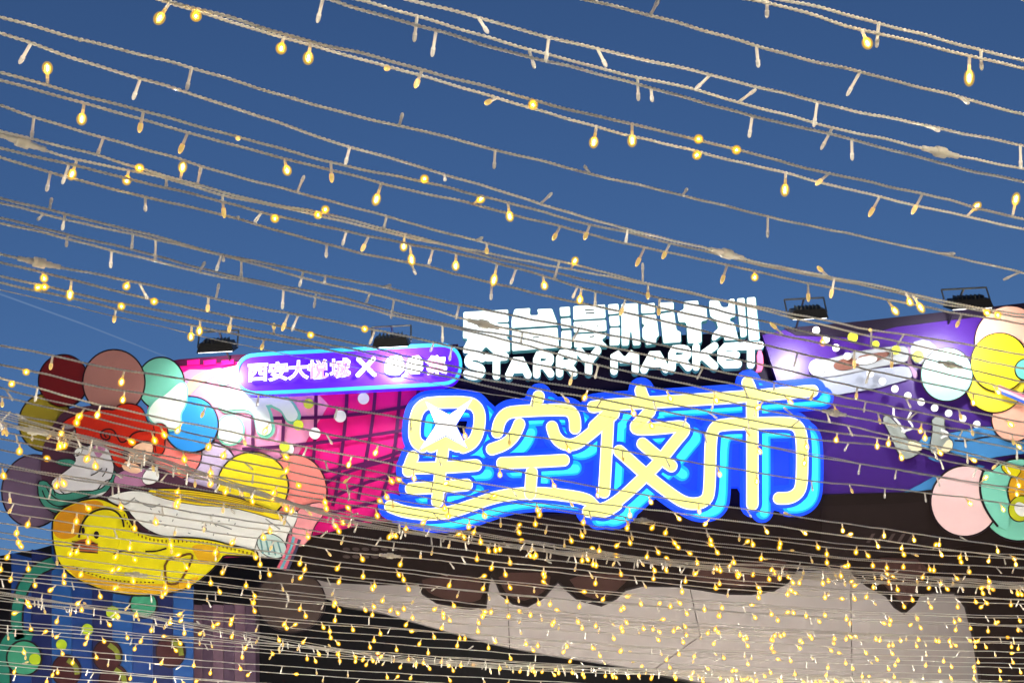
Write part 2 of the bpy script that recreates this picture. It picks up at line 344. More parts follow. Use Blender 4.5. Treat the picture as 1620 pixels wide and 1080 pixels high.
# ------------------------------------------------------------------ lower left board
ll = thing('striped_blue_board', P(150, 1080, .05), 'blue striped board with teal rings and lime dots below the duck', 'billboard')
for k in range(9):
    x0, x1 = 18 + 32 * k, 49.3 + 32 * k; e = max(0, 2 - k) * 14
    shape('blue_stripe', [(x0, 846 + 8 * k + e), (x1, 854 + 8 * k + e), (x1, 1200), (x0, 1200)], .05 + .002 * (k % 2), mat('blue_stripe_%d' % (k % 3), ((16, 56, 128), (14, 28, 88), (24, 78, 150))[k % 3]), ll, .05)
for p, w in (([(85, 888), (52, 903), (30, 940), (24, 985), (32, 1010)], 8), ([(50, 1010), (24, 1000), (4, 1025), (6, 1080)], 9)):
    mb = MB(); strip(mb, p, w, .09, .012, 3); o = mb.build('teal_ring', mat('teal_ring_print', (30, 120, 104)), ll)
    mb = MB(); strip(mb, p, w + 3, .075, .012, 3); mb.build('outline', DARK, o)
for x, y, r, c in ((227, 955, 20, (60, 150, 120)), (38, 1040, 26, (40, 110, 90))): shape('teal_disc', circle(x, y, r), .1, mat('teal_disc_print', (60, 150, 120)), ll, .012, 0, 3)
for x, y, r in ((178, 968, 10), (138, 995, 9), (97, 1019, 8.5), (55, 1042, 9)): shape('lime_dot', circle(x, y, r), .13, mat('lime_dot_print', (178, 206, 40)), ll, .012)
for x, y in ((170, 1036), (270, 1030), (105, 1060), (180, 1075)):
    o = shape('maroon_balloon', circle(x, y, 22, 24), .1, mat('maroon_balloon_print', (62, 20, 26)), ll, .012, 0, 2)
    mb = MB(); strip(mb, [(x + 2, y - 17), (x + 15, y - 8), (x + 17, y + 6)], 4, .12, .008, 2); mb.build('lime_crescent', mat('olive_crescent_print', (120, 130, 44)), o)
col = thing('striped_column', P(350, 1080, -.5), 'purple brown striped column right of the blue board', 'column')
for k in range(6): shape('stripe', [(303 + 17 * k, 955), (319.4 + 17 * k, 957), (319.4 + 17 * k, 1200), (303 + 17 * k, 1200)], -.4 + .004 * (k % 2), mat('column_stripe_%d' % (k % 2), ((96, 72, 92), (72, 52, 76))[k % 2]), col, .3)
bd = thing('brown_disc_cutout', P(460, 1000, -.2), 'dull brown balloon cut-out hanging in the dark right of the duck', 'cutout')
shape('balloon', circle(460, 950, 53, 48), -.1, mat('brown_balloon', (60, 46, 44)), bd, .04, 0, 2.5)

# ------------------------------------------------------------------ centre board and chocolate band
cb = thing('centre_billboard', P(930, 870), 'dark navy billboard panel behind the big blue night market sign', 'billboard')
shape('panel', [(610, 600), (728, 548), (1210, 523), (1240, 640), (1310, 700), (1330, 900), (590, 900), (560, 860)], -.14, NAVY, cb, .1)
band = thing('chocolate_drip_fascia', P(1000, 960, .1), 'dark brown fascia with scalloped chocolate drips along its lower edge', 'fascia')
drip = [(663, 920), (668, 936), (690, 950), (740, 960), (768, 957), (772, 925), (777, 908), (784, 917), (793, 938), (812, 952), (835, 956), (860, 942), (876, 924), (883, 917), (893, 927), (915, 946), (952, 955), (975, 944), (990, 930), (1018, 923), (1080, 925), (1150, 936), (1190, 937), (1226, 931), (1248, 918), (1257, 905), (1262, 893), (1300, 890), (1343, 888), (1352, 905), (1373, 923), (1405, 940), (1417, 957), (1433, 967), (1447, 955), (1455, 940), (1480, 934), (1513, 935), (1530, 957), (1541, 1000), (1550, 1053), (1556, 1110), (1560, 1250), (1760, 1250), (1760, 740), (1445, 779), (1303, 783), (1200, 800), (600, 826), (480, 852), (455, 880), (470, 905), (520, 917), (600, 921)]
shape('band', drip, .12, BROWN, band, .1, 0, 1.6, DARK)
def scallop(pts): shape('drip', pts, .145, mat('drip_brown', (66, 45, 42), .55, .15), band, .012, 1)
scallop([(666, 912), (760, 908), (766, 945), (740, 954), (692, 944), (672, 932)]); scallop([(786, 905), (872, 905), (868, 930), (835, 950), (812, 946), (797, 934)])
scallop([(896, 908), (1000, 905), (985, 926), (952, 949), (918, 940)]); scallop([(1060, 905), (1240, 880), (1250, 905), (1226, 925), (1150, 930)]); scallop([(1365, 880), (1480, 885), (1440, 950), (1432, 960), (1405, 932)])
shape('lower_strip', [(1300, 800), (1440, 795), (1640, 770), (1640, 850), (1300, 890)], .135, mat('strip_brown', (34, 25, 25), .6, .12), band, .01)
for k in range(5):
    x = 1370 + 16 * k; shape('emboss_mark', [(x, 858), (x + 9, 844), (x + 15, 843), (x + 6, 858)], .142, mat('emboss', (70, 56, 54)), band, .004)
for k in range(14):
    shape('emboss_dot', circle(548 + 15 * (k % 7), 868 + 12 * (k // 7), 6, 2.6, 16, .1), .126, mat('emboss', (70, 56, 54)), band, .004)

# ------------------------------------------------------------------ right board
PUR = mat('purple_print', (60, 26, 118), .38, .5)
rb = thing('purple_billboard', P(1450, 780), 'purple illustrated billboard with pastel balloons, boots and a big grey sneaker', 'billboard')
shape('panel', [(1206, 530), (1240, 522), (1360, 512), (1640, 481), (1700, 476), (1700, 740), (1445, 778), (1303, 783), (1260, 700)], .02, PUR, rb, .12)
mb = MB(); slab(mb, [(1240, 519), (1360, 508), (1640, 477), (1700, 472), (1700, 481), (1640, 489), (1420, 516), (1350, 533), (1260, 530)], .05, .02); mb.build('top_rail', mat('night_rail', (22, 12, 34)), rb)
q4 = lambda pts: q3(pts, 1230, 480, 4.154)
q5 = lambda pts: q3(pts, 1380, 600, 4.154)
GREYP = mat('grey_sneaker_print', (146, 154, 172))
o = shape('sneaker_sole', q4([(200, 520), (260, 480), (400, 455), (560, 440), (700, 420), (850, 410), (885, 440), (885, 490), (780, 520), (640, 560), (500, 580), (360, 605), (280, 570)]), .05, GREYP, rb, .014, 1)
o = shape('sneaker', q4([(215, 410), (270, 375), (350, 365), (440, 340), (520, 318), (700, 292), (780, 282), (850, 285), (862, 330), (850, 385), (700, 405), (540, 442), (380, 475), (240, 485)]), .07, mat('sneaker_upper', (150, 156, 164)), rb, .014, 1, 1.2, mat('grey_outline', (120, 122, 130)))
shape('brown_patch', circle(*q4([(455, 398)])[0], 21, 9, rot=-.15), .085, mat('patch_brown', (110, 72, 62)), o, .006)
shape('brown_patch', q4([(540, 395), (640, 385), (720, 350), (742, 320), (700, 318), (600, 330), (520, 350), (560, 370)]), .086, mat('patch_brown', (110, 72, 62)), o, .006, 1)
shape('white_patch', circle(*q4([(585, 372)])[0], 17, 6, rot=-.15), .094, WHITE, o, .005)
for r_, c_ in ((13, (200, 200, 204)), (9, (240, 240, 240)), (5, (200, 200, 204))): shape('toe_ring', circle(*q4([(260, 420)])[0], r_), .098 - r_ * .0008, mat('toe_%d' % r_, c_), o, .003)
shape('mauve_pole', q4([(850, 285), (872, 285), (878, 400), (930, 470), (900, 500), (880, 440), (855, 400)]), .06, mat('mauve_pole_print', (142, 110, 150)), rb, .01, 1)
shape('grey_cuff', q4([(870, 260), (980, 230), (1060, 300), (980, 400), (880, 390)]), .055, GREYP, rb, .01, 1)
RB = [(1597, 540, 54, (250, 186, 164), .09), (1574, 603, 47, (240, 226, 60), .12), (1581, 573, 44, (246, 228, 40), .16), (1498, 592, 40, (150, 222, 216), .15),
      (1604, 662, 34, (250, 182, 160), .10), (1622, 584, 15, (110, 205, 190), .19), (1613, 790, 62, (128, 212, 192), .20), (1527, 792, 53, (240, 204, 208), .23)]
for k, (x, y, r, c, d) in enumerate(RB):
    shape('balloon', circle(x, y, r, r * 1.03, rot=.2), d, mat('right_balloon_%d' % k, c, .4, .5, .08, 2), rb, .02, 0, 2.0 if k < 6 else 3.0)
shape('crescent_mask', q5([(724, 600), (705, 680), (720, 790), (770, 890), (822, 960), (900, 1000), (900, 760), (800, 610)]), .258, mat('right_balloon_6', (128, 212, 192)), rb, .008, 1)
mb = MB(); strip(mb, q5([(730, 596), (704, 680), (716, 790), (765, 890), (826, 965)]), 1.8, .2655, .004); mb.build('balloon_line', DARK, rb)
for k, c in enumerate(((244, 130, 160), (240, 200, 216), (70, 110, 220))):
    mb = MB(); strip(mb, q4([(1450, 540 + 18 * k), (1530, 572 + 18 * k), (1640, 620 + 18 * k)]), 2.2, .205 + .001 * k, .006); mb.build('rainbow_band', mat('rainbow_%d' % k, c), rb)
GB = mat('grey_boot_print', (150, 160, 158)); CR = mat('cream_toe_print', (232, 224, 190))
JE = mat('jeans_print', (62, 132, 196))
shape('jeans_leg', q5([(300, 392), (400, 370), (540, 348), (640, 325), (760, 305), (1010, 330), (1100, 340), (1100, 480), (850, 498), (700, 540), (560, 500), (520, 470), (320, 460)]), .06, JE, rb, .014, 1, 1.2)
shape('jeans_hem', q5([(370, 500), (450, 540), (420, 538), (370, 520)]), .075, JE, rb, .01, 1)
shape('jeans_leg', q5([(205, 742), (300, 695), (400, 640), (700, 560), (740, 570), (640, 640), (420, 740)]), .062, JE, rb, .014)
mb = MB(); strip(mb, q5([(540, 400), (620, 405), (720, 380), (860, 362), (990, 350)]), 1.1, .0665, .004); mb.build('jeans_line', DARK, rb)
for k, (body, toe) in enumerate((([(68, 250), (100, 234), (160, 290), (200, 340), (240, 400), (238, 440), (300, 470), (320, 480), (230, 525), (190, 510), (150, 440), (110, 340), (80, 290)], [(240, 395), (300, 402), (328, 440), (322, 470), (235, 462)]),
                  ([(392, 250), (475, 240), (472, 310), (500, 385), (530, 410), (520, 470), (440, 492), (378, 480), (388, 400), (400, 320)], [(500, 388), (532, 410), (522, 468), (447, 482), (460, 440)]))):
    o = shape('boot', q5(body), .10 + .03 * k, GB, rb, .014, 1, 1.4); shape('toe_cap', q5(toe), .115 + .03 * k, CR, o, .008, 1)
for p in ([(140, 180), (140, 250), (180, 290), (215, 350)], [(255, 215), (230, 260), (265, 300), (265, 325), (190, 340)], [(450, 330), (490, 345), (500, 360), (450, 385)], [(455, 352), (495, 372)]):
    mb = MB(); strip(mb, q5(p), 1.6, .162, .006); mb.build('bootlace', WHITE, rb)
for x, y, r in ((495, 222, 8), (645, 268, 6), (780, 305, 7), (925, 345, 9)): shape('lime_dot', circle(*q4([(x, y)])[0], r), .14, LIME, rb, .01)
for k, (x, y) in enumerate(((255, 175), (320, 235), (385, 290), (460, 345), (610, 460), (690, 510), (772, 560), (857, 605), (945, 645), (1033, 685), (1125, 720), (1218, 755), (1310, 792))): shape('white_dot', circle(*q4([(x, y)])[0], 5.8), .145, WHITE, rb, .01)
rd = thing('mustard_duck_cutout', P(1620, 840, .3), 'mustard yellow cartoon figure cut-out with a lime ring at the right edge', 'cutout')
shape('body', circle(1630, 776, 34, 40), .30, mat('mustard_print', (214, 160, 24)), rd, .02, 0, 2)
shape('wing', q5([(850, 560), (920, 555), (985, 590), (940, 650), (860, 600)]), .32, DY, rd, .012, 1, 1.4)
shape('lime_ring', circle(1615, 804, 18, 20, rot=.5), .33, mat('lime_ring_print', (190, 196, 30)), rd, .012, 0, 1.6); shape('ring_hole', circle(1615, 805, 9, 12, rot=-.6), .345, WHITE, rd, .006)

# ------------------------------------------------------------------ lit signs
YEL = glow('lit_yellow', (1.0, .99, .22), 1.15, .05); YEDGE = glow('lit_yellow_edge', (1.0, 1.0, .72), 1.1, .03)
BLUE = glow('lit_blue', (.0, .055, .88), .95, .1); BLUE2 = glow('lit_blue_panel', (.0, .036, .72), .95, .12)
CYAN = glow('lit_cyan', (.0, .34, 1.0), 1.0, .1); CYAN2 = glow('lit_cyan_core', (.03, .74, 1.0), 1.1, .1)
r7 = lambda pts: [(600 + x / 4.153, 600 + y / 4.153) for x, y in pts]
r8 = lambda pts: [(940 + x / 4.154, 590 + y / 4.154) for x, y in pts]
ns = thing('night_market_sign', P(960, 830, .35), 'large lit sign in yellow characters edged blue and cyan reading 星空夜市', 'sign')
CHARS = [
  [r7([(285, 440), (240, 412), (226, 345), (243, 220), (282, 168), (340, 150), (590, 146), (642, 180), (664, 240), (650, 350), (610, 420), (550, 445)]),
   r7([(340, 440), (425, 400), (510, 435)]), r7([(425, 410), (405, 570), (380, 800)]), r7([(222, 505), (205, 545), (190, 600)]), r7([(190, 580), (400, 578), (635, 562)]), r7([(208, 716), (390, 706), (575, 690)])],
  [r7([(1047, 110), (1035, 150), (1028, 190)]), r7([(775, 345), (788, 275), (830, 222), (900, 207), (1205, 194), (1262, 208), (1286, 255), (1287, 318)]),
   r7([(920, 292), (890, 365), (830, 425), (740, 456)]), r7([(1135, 310), (1152, 370), (1200, 420), (1270, 432), (1340, 395), (1540, 225)]), r7([(808, 547), (1010, 540), (1212, 528)]), r7([(1002, 608), (996, 680), (992, 750)])],
  [r8([(305, 112), (318, 150), (340, 190)]), r8([(-8, 220), (100, 206), (400, 190), (1000, 152), (1435, 116)]), r8([(150, 212), (80, 275), (0, 350)]), r8([(95, 260), (82, 500), (66, 780)]),
   r8([(365, 250), (310, 310), (250, 370), (430, 362), (625, 340), (530, 450), (430, 580), (340, 670), (170, 830), (60, 895), (-40, 905)]), r8([(318, 462), (410, 540), (508, 608)]),
   r8([(165, 510), (350, 675), (520, 805), (600, 852), (680, 858), (742, 830), (760, 760), (765, 440), (785, 360), (840, 335), (1040, 330), (1100, 327)])],
  [r8([(1008, 62), (1030, 110), (1040, 160), (1040, 860)]), r8([(1010, 330), (1270, 322), (1340, 345), (1368, 420), (1368, 700), (1350, 780), (1290, 820), (1215, 820)])],
]
SWOOSH = r7([(72, 832), (160, 868), (330, 888), (480, 868), (620, 820), (760, 770), (900, 748), (1060, 742), (1240, 760), (1370, 785), (1410, 830), (1450, 868), (1500, 860), (1560, 820)])
def layer(strokes, w, d, t, dx=0, dy=0):
    mb = MB()
    for k, p in enumerate(strokes): strip(mb, [(x + dx, y + dy) for x, y in p], w, d + .0015 * k, t, 3, True)
    return mb
mb = MB()
slab(mb, r7([(640, 500), (760, 260), (1000, 210), (1578, 180), (1560, 860), (1440, 850), (1350, 790), (900, 780), (500, 890), (300, 900), (200, 700), (560, 620)]), .23, .1)
slab(mb, r8([(-20, 250), (600, 210), (1100, 180), (1240, 330), (1400, 400), (1400, 820), (1300, 860), (1150, 840), (1110, 880), (1000, 880), (965, 780), (945, 745), (900, 745), (880, 790), (830, 860), (640, 890), (420, 740), (360, 760), (60, 920), (-20, 900)]), .235, .1)
mb.build('backing_panel', BLUE2, ns)
names = ['character', 'character', 'character', 'character', 'swoosh']
for i, st in enumerate(CHARS + [[SWOOSH]]):
    face = layer(st, 9.6, .385 + .012 * (i % 2), .02).build(names[i], YEDGE, ns)
    layer(st, 8.2, .400 + .012 * (i % 2), .01).build('lit_face', YEL, face)
    layer(st, 15.5, .345 + .009 * (i % 2), .03).build('blue_rim', BLUE, face)
    layer(st, 11.5, .29 + .006 * (i % 2), .02, 17, 12).build('cyan_return', CYAN, face)
    layer(st, 6.5, .305 + .006 * (i % 2), .01, 18.5, 13.5).build('cyan_core', CYAN2, face)
    layer(st, 18, .25 + .01 * (i % 2), .03, 15.5, 11).build('blue_edge', BLUE, face)
    layer(st, 20.5, .262 + .01 * (i % 2), .03, 1, 0).build('blue_edge', BLUE, face)
star = r7([(312, 152), (460, 232), (608, 130), (502, 300), (572, 442), (437, 365), (270, 455), (372, 300)])
o = shape('star', star, .435, glow('lit_white', (1, 1, 1), 1.5, .03), ns, .01)
mb = MB(); slab(mb, grow(star, 1.4), .428, .01); mb.build('star_edge', BLUE, o)

# pill sign
ps = thing('purple_pill_sign', P(560, 610, .4), 'violet pill shaped lightbox edged cyan reading 西安大悦城 × and 集', 'sign')
pill = [(688, 545), (706, 545), (720, 552), (728, 566), (729, 580), (725, 594), (714, 604), (698, 607), (560, 614), (412, 621), (396, 621), (382, 614), (375, 602), (374, 588), (378, 574), (388, 564), (404, 560), (540, 553)]
pill = chaikin(pill, 2, True)
shape('lightbox', pill, .42, glow('lit_violet', (.075, .0, .86), .95, .08), ps, .22)
mb = MB(); strip(mb, pill, 2.4, .445, .03, 0, closed=True); mb.build('cyan_edge', glow('lit_edge_cyan', (.03, .46, 1.0), 1.0), ps)
PINKT = glow('lit_pink', (1.0, .42, .85), 1.0); WHT = glow('lit_white_letter', (.95, 1, 1), 1.35, .04)
ux = (P(700, 570) - P(400, 588)).normalized(); uy = Vector((0, 0, 1)); uy = (uy - ux * uy.dot(ux)).normalized()
def glyph(ch, cx, cy, hpx, d, off, name, m, parent):
    c = bpy.data.curves.new('glyph', 'FONT'); c.body = ch; c.offset = off; c.resolution_u = 3
    t = bpy.data.objects.new('glyph', c); COL.objects.link(t)
    me0 = bpy.data.meshes.new_from_object(t.evaluated_get(bpy.context.evaluated_depsgraph_get()))
    bpy.data.objects.remove(t); bpy.data.curves.remove(c)
    xs = [v.co.x for v in me0.vertices]; ys = [v.co.y for v in me0.vertices]
    mx, my = (min(xs) + max(xs)) / 2, (min(ys) + max(ys)) / 2; s = hpx * PX / .92
    o0 = P(cx, cy, d); base = org(parent)
    me = bpy.data.meshes.new(name)
    me.from_pydata([tuple(o0 + ux * (v.co.x - mx) * s + uy * (v.co.y - my) * s - base) for v in me0.vertices], [], [list(p.vertices) for p in me0.polygons])
    me.materials.append(m); bpy.data.meshes.remove(me0)
    o = bpy.data.objects.new(name, me); COL.objects.link(o); o.parent = parent
    # depth: push the letter out of its face
    sm = o.modifiers.new('depth', 'SOLIDIFY'); sm.thickness = .012; sm.offset = 0
    return o
for ch, x, y in (('西', 408, 589), ('安', 440, 587), ('大', 472, 585), ('悦', 503, 584), ('城', 538, 582), ('集', 691, 577)):
    o = glyph(ch, x, y, 30, .50, .004, 'character', PINKT, ps)
    glyph(ch, x, y, 30, .47, .036, 'white_halo', WHT, o)
mb = MB()
for p in ([(567, 568), (592, 592)], [(591, 567), (566, 593)]): strip(mb, p, 3.2, .47 + .002 * (p[0][0] > 570), .012, 0, True)
mb.build('cross_mark', WHT, ps)
shape('glare_blank', [(610, 568), (622, 562), (638, 563), (640, 592), (608, 594)], .47, WHT, ps, .012, 1)  # blank white shapes, floodlight glare over the characters put into them
shape('glare_blank', [(643, 565), (668, 561), (670, 590), (644, 592)], .47, WHT, ps, .012, 1)

# white title
ts = thing('white_title_sign', P(960, 600, .3), 'glowing white block characters over the words STARRY MARKET above the blue sign', 'sign')
a1 = lambda p: [(700 + x / 5.4, 450 + y / 5.4) for x, y in p]
a2 = lambda p: [(960 + x / 5.4, 450 + y / 5.4) for x, y in p]
TW = glow('lit_title_white', (.90, 1.0, 1.0), 1.3, .05); TB = glow('lit_title_return', (.08, .34, .42), .16, .2)
GL = [[a1([(175, 230), (565, 208), (570, 318), (470, 322), (470, 332), (572, 330), (572, 440), (545, 447), (577, 470), (580, 570), (428, 582), (370, 527), (325, 584), (172, 584), (172, 540), (215, 460), (170, 457)])],
      [a1([(612, 205), (755, 196), (748, 258), (818, 256), (803, 206), (938, 200), (992, 345), (585, 370), (585, 300)]), a1([(590, 386), (985, 361), (1000, 535), (590, 566)])],
      [a1([(995, 190), (1093, 184), (1096, 264), (1003, 270)]), a1([(1006, 286), (1100, 280), (1104, 368), (1012, 374)]), a1([(1013, 390), (1104, 384), (1108, 540), (1005, 546)]),
       a1([(1112, 180), (1393, 165), (1398, 284), (1114, 300)]), a1([(1116, 313), (1402, 297), (1406, 394), (1119, 408)]), a1([(1121, 421), (1408, 406), (1402, 440), (1362, 470), (1414, 524), (1121, 536)])],
      [a2([(6, 165), (103, 158), (108, 244), (9, 254)]), a2([(13, 266), (110, 259), (116, 349), (25, 355)]), a2([(22, 366), (117, 361), (113, 514), (21, 520)]),
       a2([(120, 160), (268, 155), (292, 514), (222, 519), (206, 392), (190, 519), (123, 520)]), a2([(288, 165), (413, 150), (418, 239), (291, 245)]), a2([(296, 258), (423, 250), (438, 340), (450, 440), (428, 448), (424, 504), (330, 514), (326, 468), (302, 460), (300, 362), (327, 345), (299, 335)])],
      [a2([(442, 150), (574, 145), (578, 214), (446, 229)]), a2([(452, 246), (578, 226), (600, 390), (634, 396), (638, 490), (479, 499)]), a2([(652, 140), (784, 131), (790, 185), (854, 190), (863, 300), (810, 310), (814, 495), (690, 500), (676, 320), (612, 320), (597, 232), (656, 206)])],
      [a2([(872, 130), (960, 130), (985, 190), (1035, 188), (1042, 120), (1095, 115), (1104, 270), (1060, 280), (1050, 310), (1092, 322), (1128, 470), (1002, 475), (1000, 422), (920, 480), (892, 470), (902, 410), (950, 370), (930, 300), (882, 270), (872, 200)]), a2([(1108, 115), (1180, 108), (1200, 440), (1142, 450)]), a2([(1192, 108), (1273, 100), (1308, 470), (1212, 480)])]]
for gl_ in GL:
    mb = MB()
    for p in gl_: slab(mb, grow(rounded(p, 2.0), -.95), .32, .03)
    o = mb.build('block_character', TW, ts)
    mb = MB()
    for k, p in enumerate(gl_): slab(mb, [(x + .3, y + .5) for x, y in grow(rounded(p, 2.0), .2)], .285 + .001 * k, .12)
    mb.build('letter_return', TB, o)
INK = mat('title_gap', (40, 60, 66))
for p in (a1([(1215, 218), (1295, 213)]), a1([(1220, 246), (1300, 241)]), a1([(1255, 446), (1300, 441)]), a1([(768, 452), (825, 447)]), a1([(690, 470), (700, 470)])):
    mb = MB(); strip(mb, p, .9, .326, .004, 0); mb.build('stroke_gap', INK, ts)
for x in (1190, 1260, 1326): shape('stroke_gap', circle(*a1([(x, 350)])[0], 1.2, n=10), .326, INK, ts, .004)
LET = {'S': [[(.92, .16), (.6, .02), (.2, .06), (.08, .3), (.3, .47), (.75, .55), (.95, .76), (.7, .98), (.3, .98), (.05, .86)]],
       'T': [[(0, .08), (1, .08)], [(.5, .08), (.5, 1)]], 'A': [[(.03, 1), (.5, 0), (.97, 1)], [(.24, .7), (.76, .7)]],
       'R': [[(.1, 1), (.1, .04), (.6, .04), (.9, .14), (.9, .42), (.6, .56), (.1, .56)], [(.55, .56), (.92, 1)]], 'Y': [[(0, 0), (.5, .52)], [(1, 0), (.5, .52), (.5, 1)]],
       'M': [[(.08, 1), (.08, .02), (.5, .62), (.92, .02), (.92, 1)]], 'K': [[(.1, 0), (.1, 1)], [(.95, 0), (.2, .55)], [(.38, .42), (.95, 1)]], 'E': [[(.95, .06), (.1, .06), (.1, .96), (.95, .96)], [(.1, .5), (.85, .5)]]}
LP = [('S', a1, 200, 350, 605, 785), ('T', a1, 385, 535, 605, 780), ('A', a1, 560, 735, 600, 775), ('R', a1, 790, 935, 590, 765), ('R', a1, 985, 1135, 578, 755), ('Y', a1, 1170, 1325, 568, 745),
      ('M', a2, 45, 262, 560, 735), ('A', a2, 312, 510, 550, 725), ('R', a2, 540, 710, 540, 710), ('K', a2, 745, 930, 530, 700), ('E', a2, 960, 1130, 520, 690), ('T', a2, 1150, 1310, 510, 685)]
for ch, fn, x0, x1, y0, y1 in LP:
    sk = 14
    st = [fn([(x0 + u * (x1 - x0), y0 + v * (y1 - y0) - u * 8) for u, v in p]) for p in LET[ch]]
    mb = MB()
    for k, p in enumerate(st): strip(mb, p, 5.7, .32 + .0012 * k, .03, 1 if ch != 'S' else 3, True)
    o = mb.build('letter', TW, ts)
    mb = MB()
    for k, p in enumerate(st): strip(mb, [(x + .3, y + .5) for x, y in p], 6.4, .285 + .0012 * k, .12, 1 if ch != 'S' else 3, True)
    mb.build('letter_return', TB, o)
shape('pink_end_piece', a2([(1282, 566), (1330, 560), (1342, 730), (1270, 745), (1290, 700)]), .29, glow('lit_pink_end', (1.0, .16, .35), .75), ts, .06, 1)

# ------------------------------------------------------------------ floodlights on the top edge of the boards
LENS = glow('lit_lens', (1.0, .97, .95), 9.0, .02)
def floodlight(px, py, reach, power, label, tx, ty, size=1.0, cone=165, blend=.4):
    b = P(px, py + 14, .0); c = P(px, py, reach)
    t = thing('floodlight', c, label, 'floodlight', 'floodlights along the top edge of the billboards')
    tgt = P(tx, ty, .1); beam = (tgt - c).normalized(); aim = Vector((0, .62, -1)).normalized()
    z = -aim; x = Vector((1, 0, 0)); y = z.cross(x).normalized(); x = y.cross(z).normalized()
    R = Matrix((x, y, z)).transposed()
    mb = MB(); w = .58 * size
    # tapered housing: lens side wider than the finned back
    fr = [Vector((a * w / 2, b_ * .20, -.05)) for a, b_ in ((-1, -1), (1, -1), (1, 1), (-1, 1))]
    bk = [Vector((a * w * .42, b_ * .15, .09)) for a, b_ in ((-1, -1), (1, -1), (1, 1), (-1, 1))]
    mb.prism([c + R @ v for v in fr], [c + R @ v for v in bk]); mb.build('housing', BLACKM, t)
    for k in range(7):
        mb = MB(); box(mb, c + R @ Vector((w * .1 * (k - 3), 0, .115)), .012, .24, .05, R); mb.build('cooling_fin', BLACKM, t)
    mb = MB(); a = w / 2 + .02
    up = Vector((0, 0, 1))
    for sx in (-1, 1): bar(mb, c + x * a * sx, c + x * a * sx + up * .30 + Vector((0, .06, 0)), .014)
    bar(mb, c - x * a + up * .30 + Vector((0, .06, 0)), c + x * a + up * .30 + Vector((0, .06, 0)), .016); mb.build('bracket', mat('bracket_steel', (120, 124, 130), .35, .5, .2, 3, .6), t)
    mb = MB(); bar(mb, c + up * .30 + Vector((0, .06, 0)), Vector((c.x, BOARD + .12, c.z + .12)), .018); bar(mb, Vector((c.x, BOARD + .1, c.z + .14)), Vector((c.x, BOARD + .1, b.z - .6)), .022); mb.build('arm', BLACKM, t)
    mb = MB(); box(mb, c + R @ Vector((0, 0, -.054)), w * .9, .36, .004, R); mb.build('lens', LENS, t)
    ld = bpy.data.lights.new('flood_beam', 'SPOT'); ld.energy = power; ld.spot_size = math.radians(cone); ld.spot_blend = blend; ld.shadow_soft_size = .12; ld.color = (1, .96, .94)
    lo = bpy.data.objects.new('flood_beam', ld); COL.objects.link(lo); lo.parent = t
    lo.rotation_mode = 'QUATERNION'; lo.rotation_quaternion = Vector((0, 0, -1)).rotation_difference(beam); lo.location = R @ Vector((0, 0, -.12))
    return t
floodlight(344, 549, .95, 130, 'black floodlight on bracket left above the magenta board', 384, 612)
floodlight(619, 541, .9, 130, 'black floodlight behind the top edge of the violet pill sign', 634, 592)
floodlight(1277, 497, 1.0, 165, 'black floodlight on bracket just right of the white title', 1262, 574)
floodlight(1532, 481, 1.05, 190, 'black floodlight beside the peach balloon at the right', 1494, 550, 1.15)
# contrail low in the sky
tm = bpy.data.materials.new('contrail_glow'); tm.use_nodes = True     # sunlit look put in as emission, no sun reaches it
_n = tm.node_tree.nodes; _t = _n.new('ShaderNodeEmission'); _t.inputs[0].default_value = (.13, .22, .40, 1); _p = _n.new('ShaderNodeBsdfTransparent')
_x = _n.new('ShaderNodeMixShader'); _x.inputs[0].default_value = .35; tm.node_tree.links.new(_t.outputs[0], _x.inputs[1]); tm.node_tree.links.new(_p.outputs[0], _x.inputs[2]); tm.node_tree.links.new(_x.outputs[0], _n['Material Output'].inputs[0])
far = lambda x, y: CAM + ray(x, y) * 1200
mb = MB(); pa = [far(-560, 262), far(-260, 362), far(0, 465), far(130, 512), far(215, 545), far(262, 564)]
for k, (a, b) in enumerate(zip(pa, pa[1:])): bar(mb, a, b, 1.05 - .15 * k, 8)
tag(mb.build('contrail', tm), 'thin pale contrail slanting down the sky to the left balloons', 'contrail')

# ------------------------------------------------------------------ fairy lights
def pvc():
    m = bpy.data.materials.new('clear_cable'); m.use_nodes = True; n = m.node_tree.nodes; l = m.node_tree.links
    b = n['Principled BSDF']; b.inputs['Base Color'].default_value = (.92, .92, .91, 1); b.inputs['Roughness'].default_value = .2
    b.inputs['Specular IOR Level'].default_value = .6
    tr = n.new('ShaderNodeBsdfTranslucent'); tr.inputs[0].default_value = (.92, .92, .90, 1)
    mx = n.new('ShaderNodeMixShader'); mx.inputs[0].default_value = .5
    l.new(b.outputs[0], mx.inputs[1]); l.new(tr.outputs[0], mx.inputs[2]); l.new(mx.outputs[0], n['Material Output'].inputs[0])
    return m
CABLE = pvc()
def clear(key, col, trans):
    m = bpy.data.materials.new(key); m.use_nodes = True; b = m.node_tree.nodes['Principled BSDF']
    b.inputs['Base Color'].default_value = (*col, 1); b.inputs['Roughness'].default_value = .15; b.inputs['IOR'].default_value = 1.4
    b.inputs['Transmission Weight'].default_value = 0
    n = m.node_tree.nodes; l = m.node_tree.links
    tr = n.new('ShaderNodeBsdfTranslucent'); tr.inputs[0].default_value = (*col, 1); tp = n.new('ShaderNodeBsdfTransparent')
    mx = n.new('ShaderNodeMixShader'); mx.inputs[0].default_value = .4; m2 = n.new('ShaderNodeMixShader'); m2.inputs[0].default_value = trans
    l.new(b.outputs[0], mx.inputs[1]); l.new(tr.outputs[0], mx.inputs[2]); l.new(mx.outputs[0], m2.inputs[1]); l.new(tp.outputs[0], m2.inputs[2])
    l.new(m2.outputs[0], n['Material Output'].inputs[0])
    return m
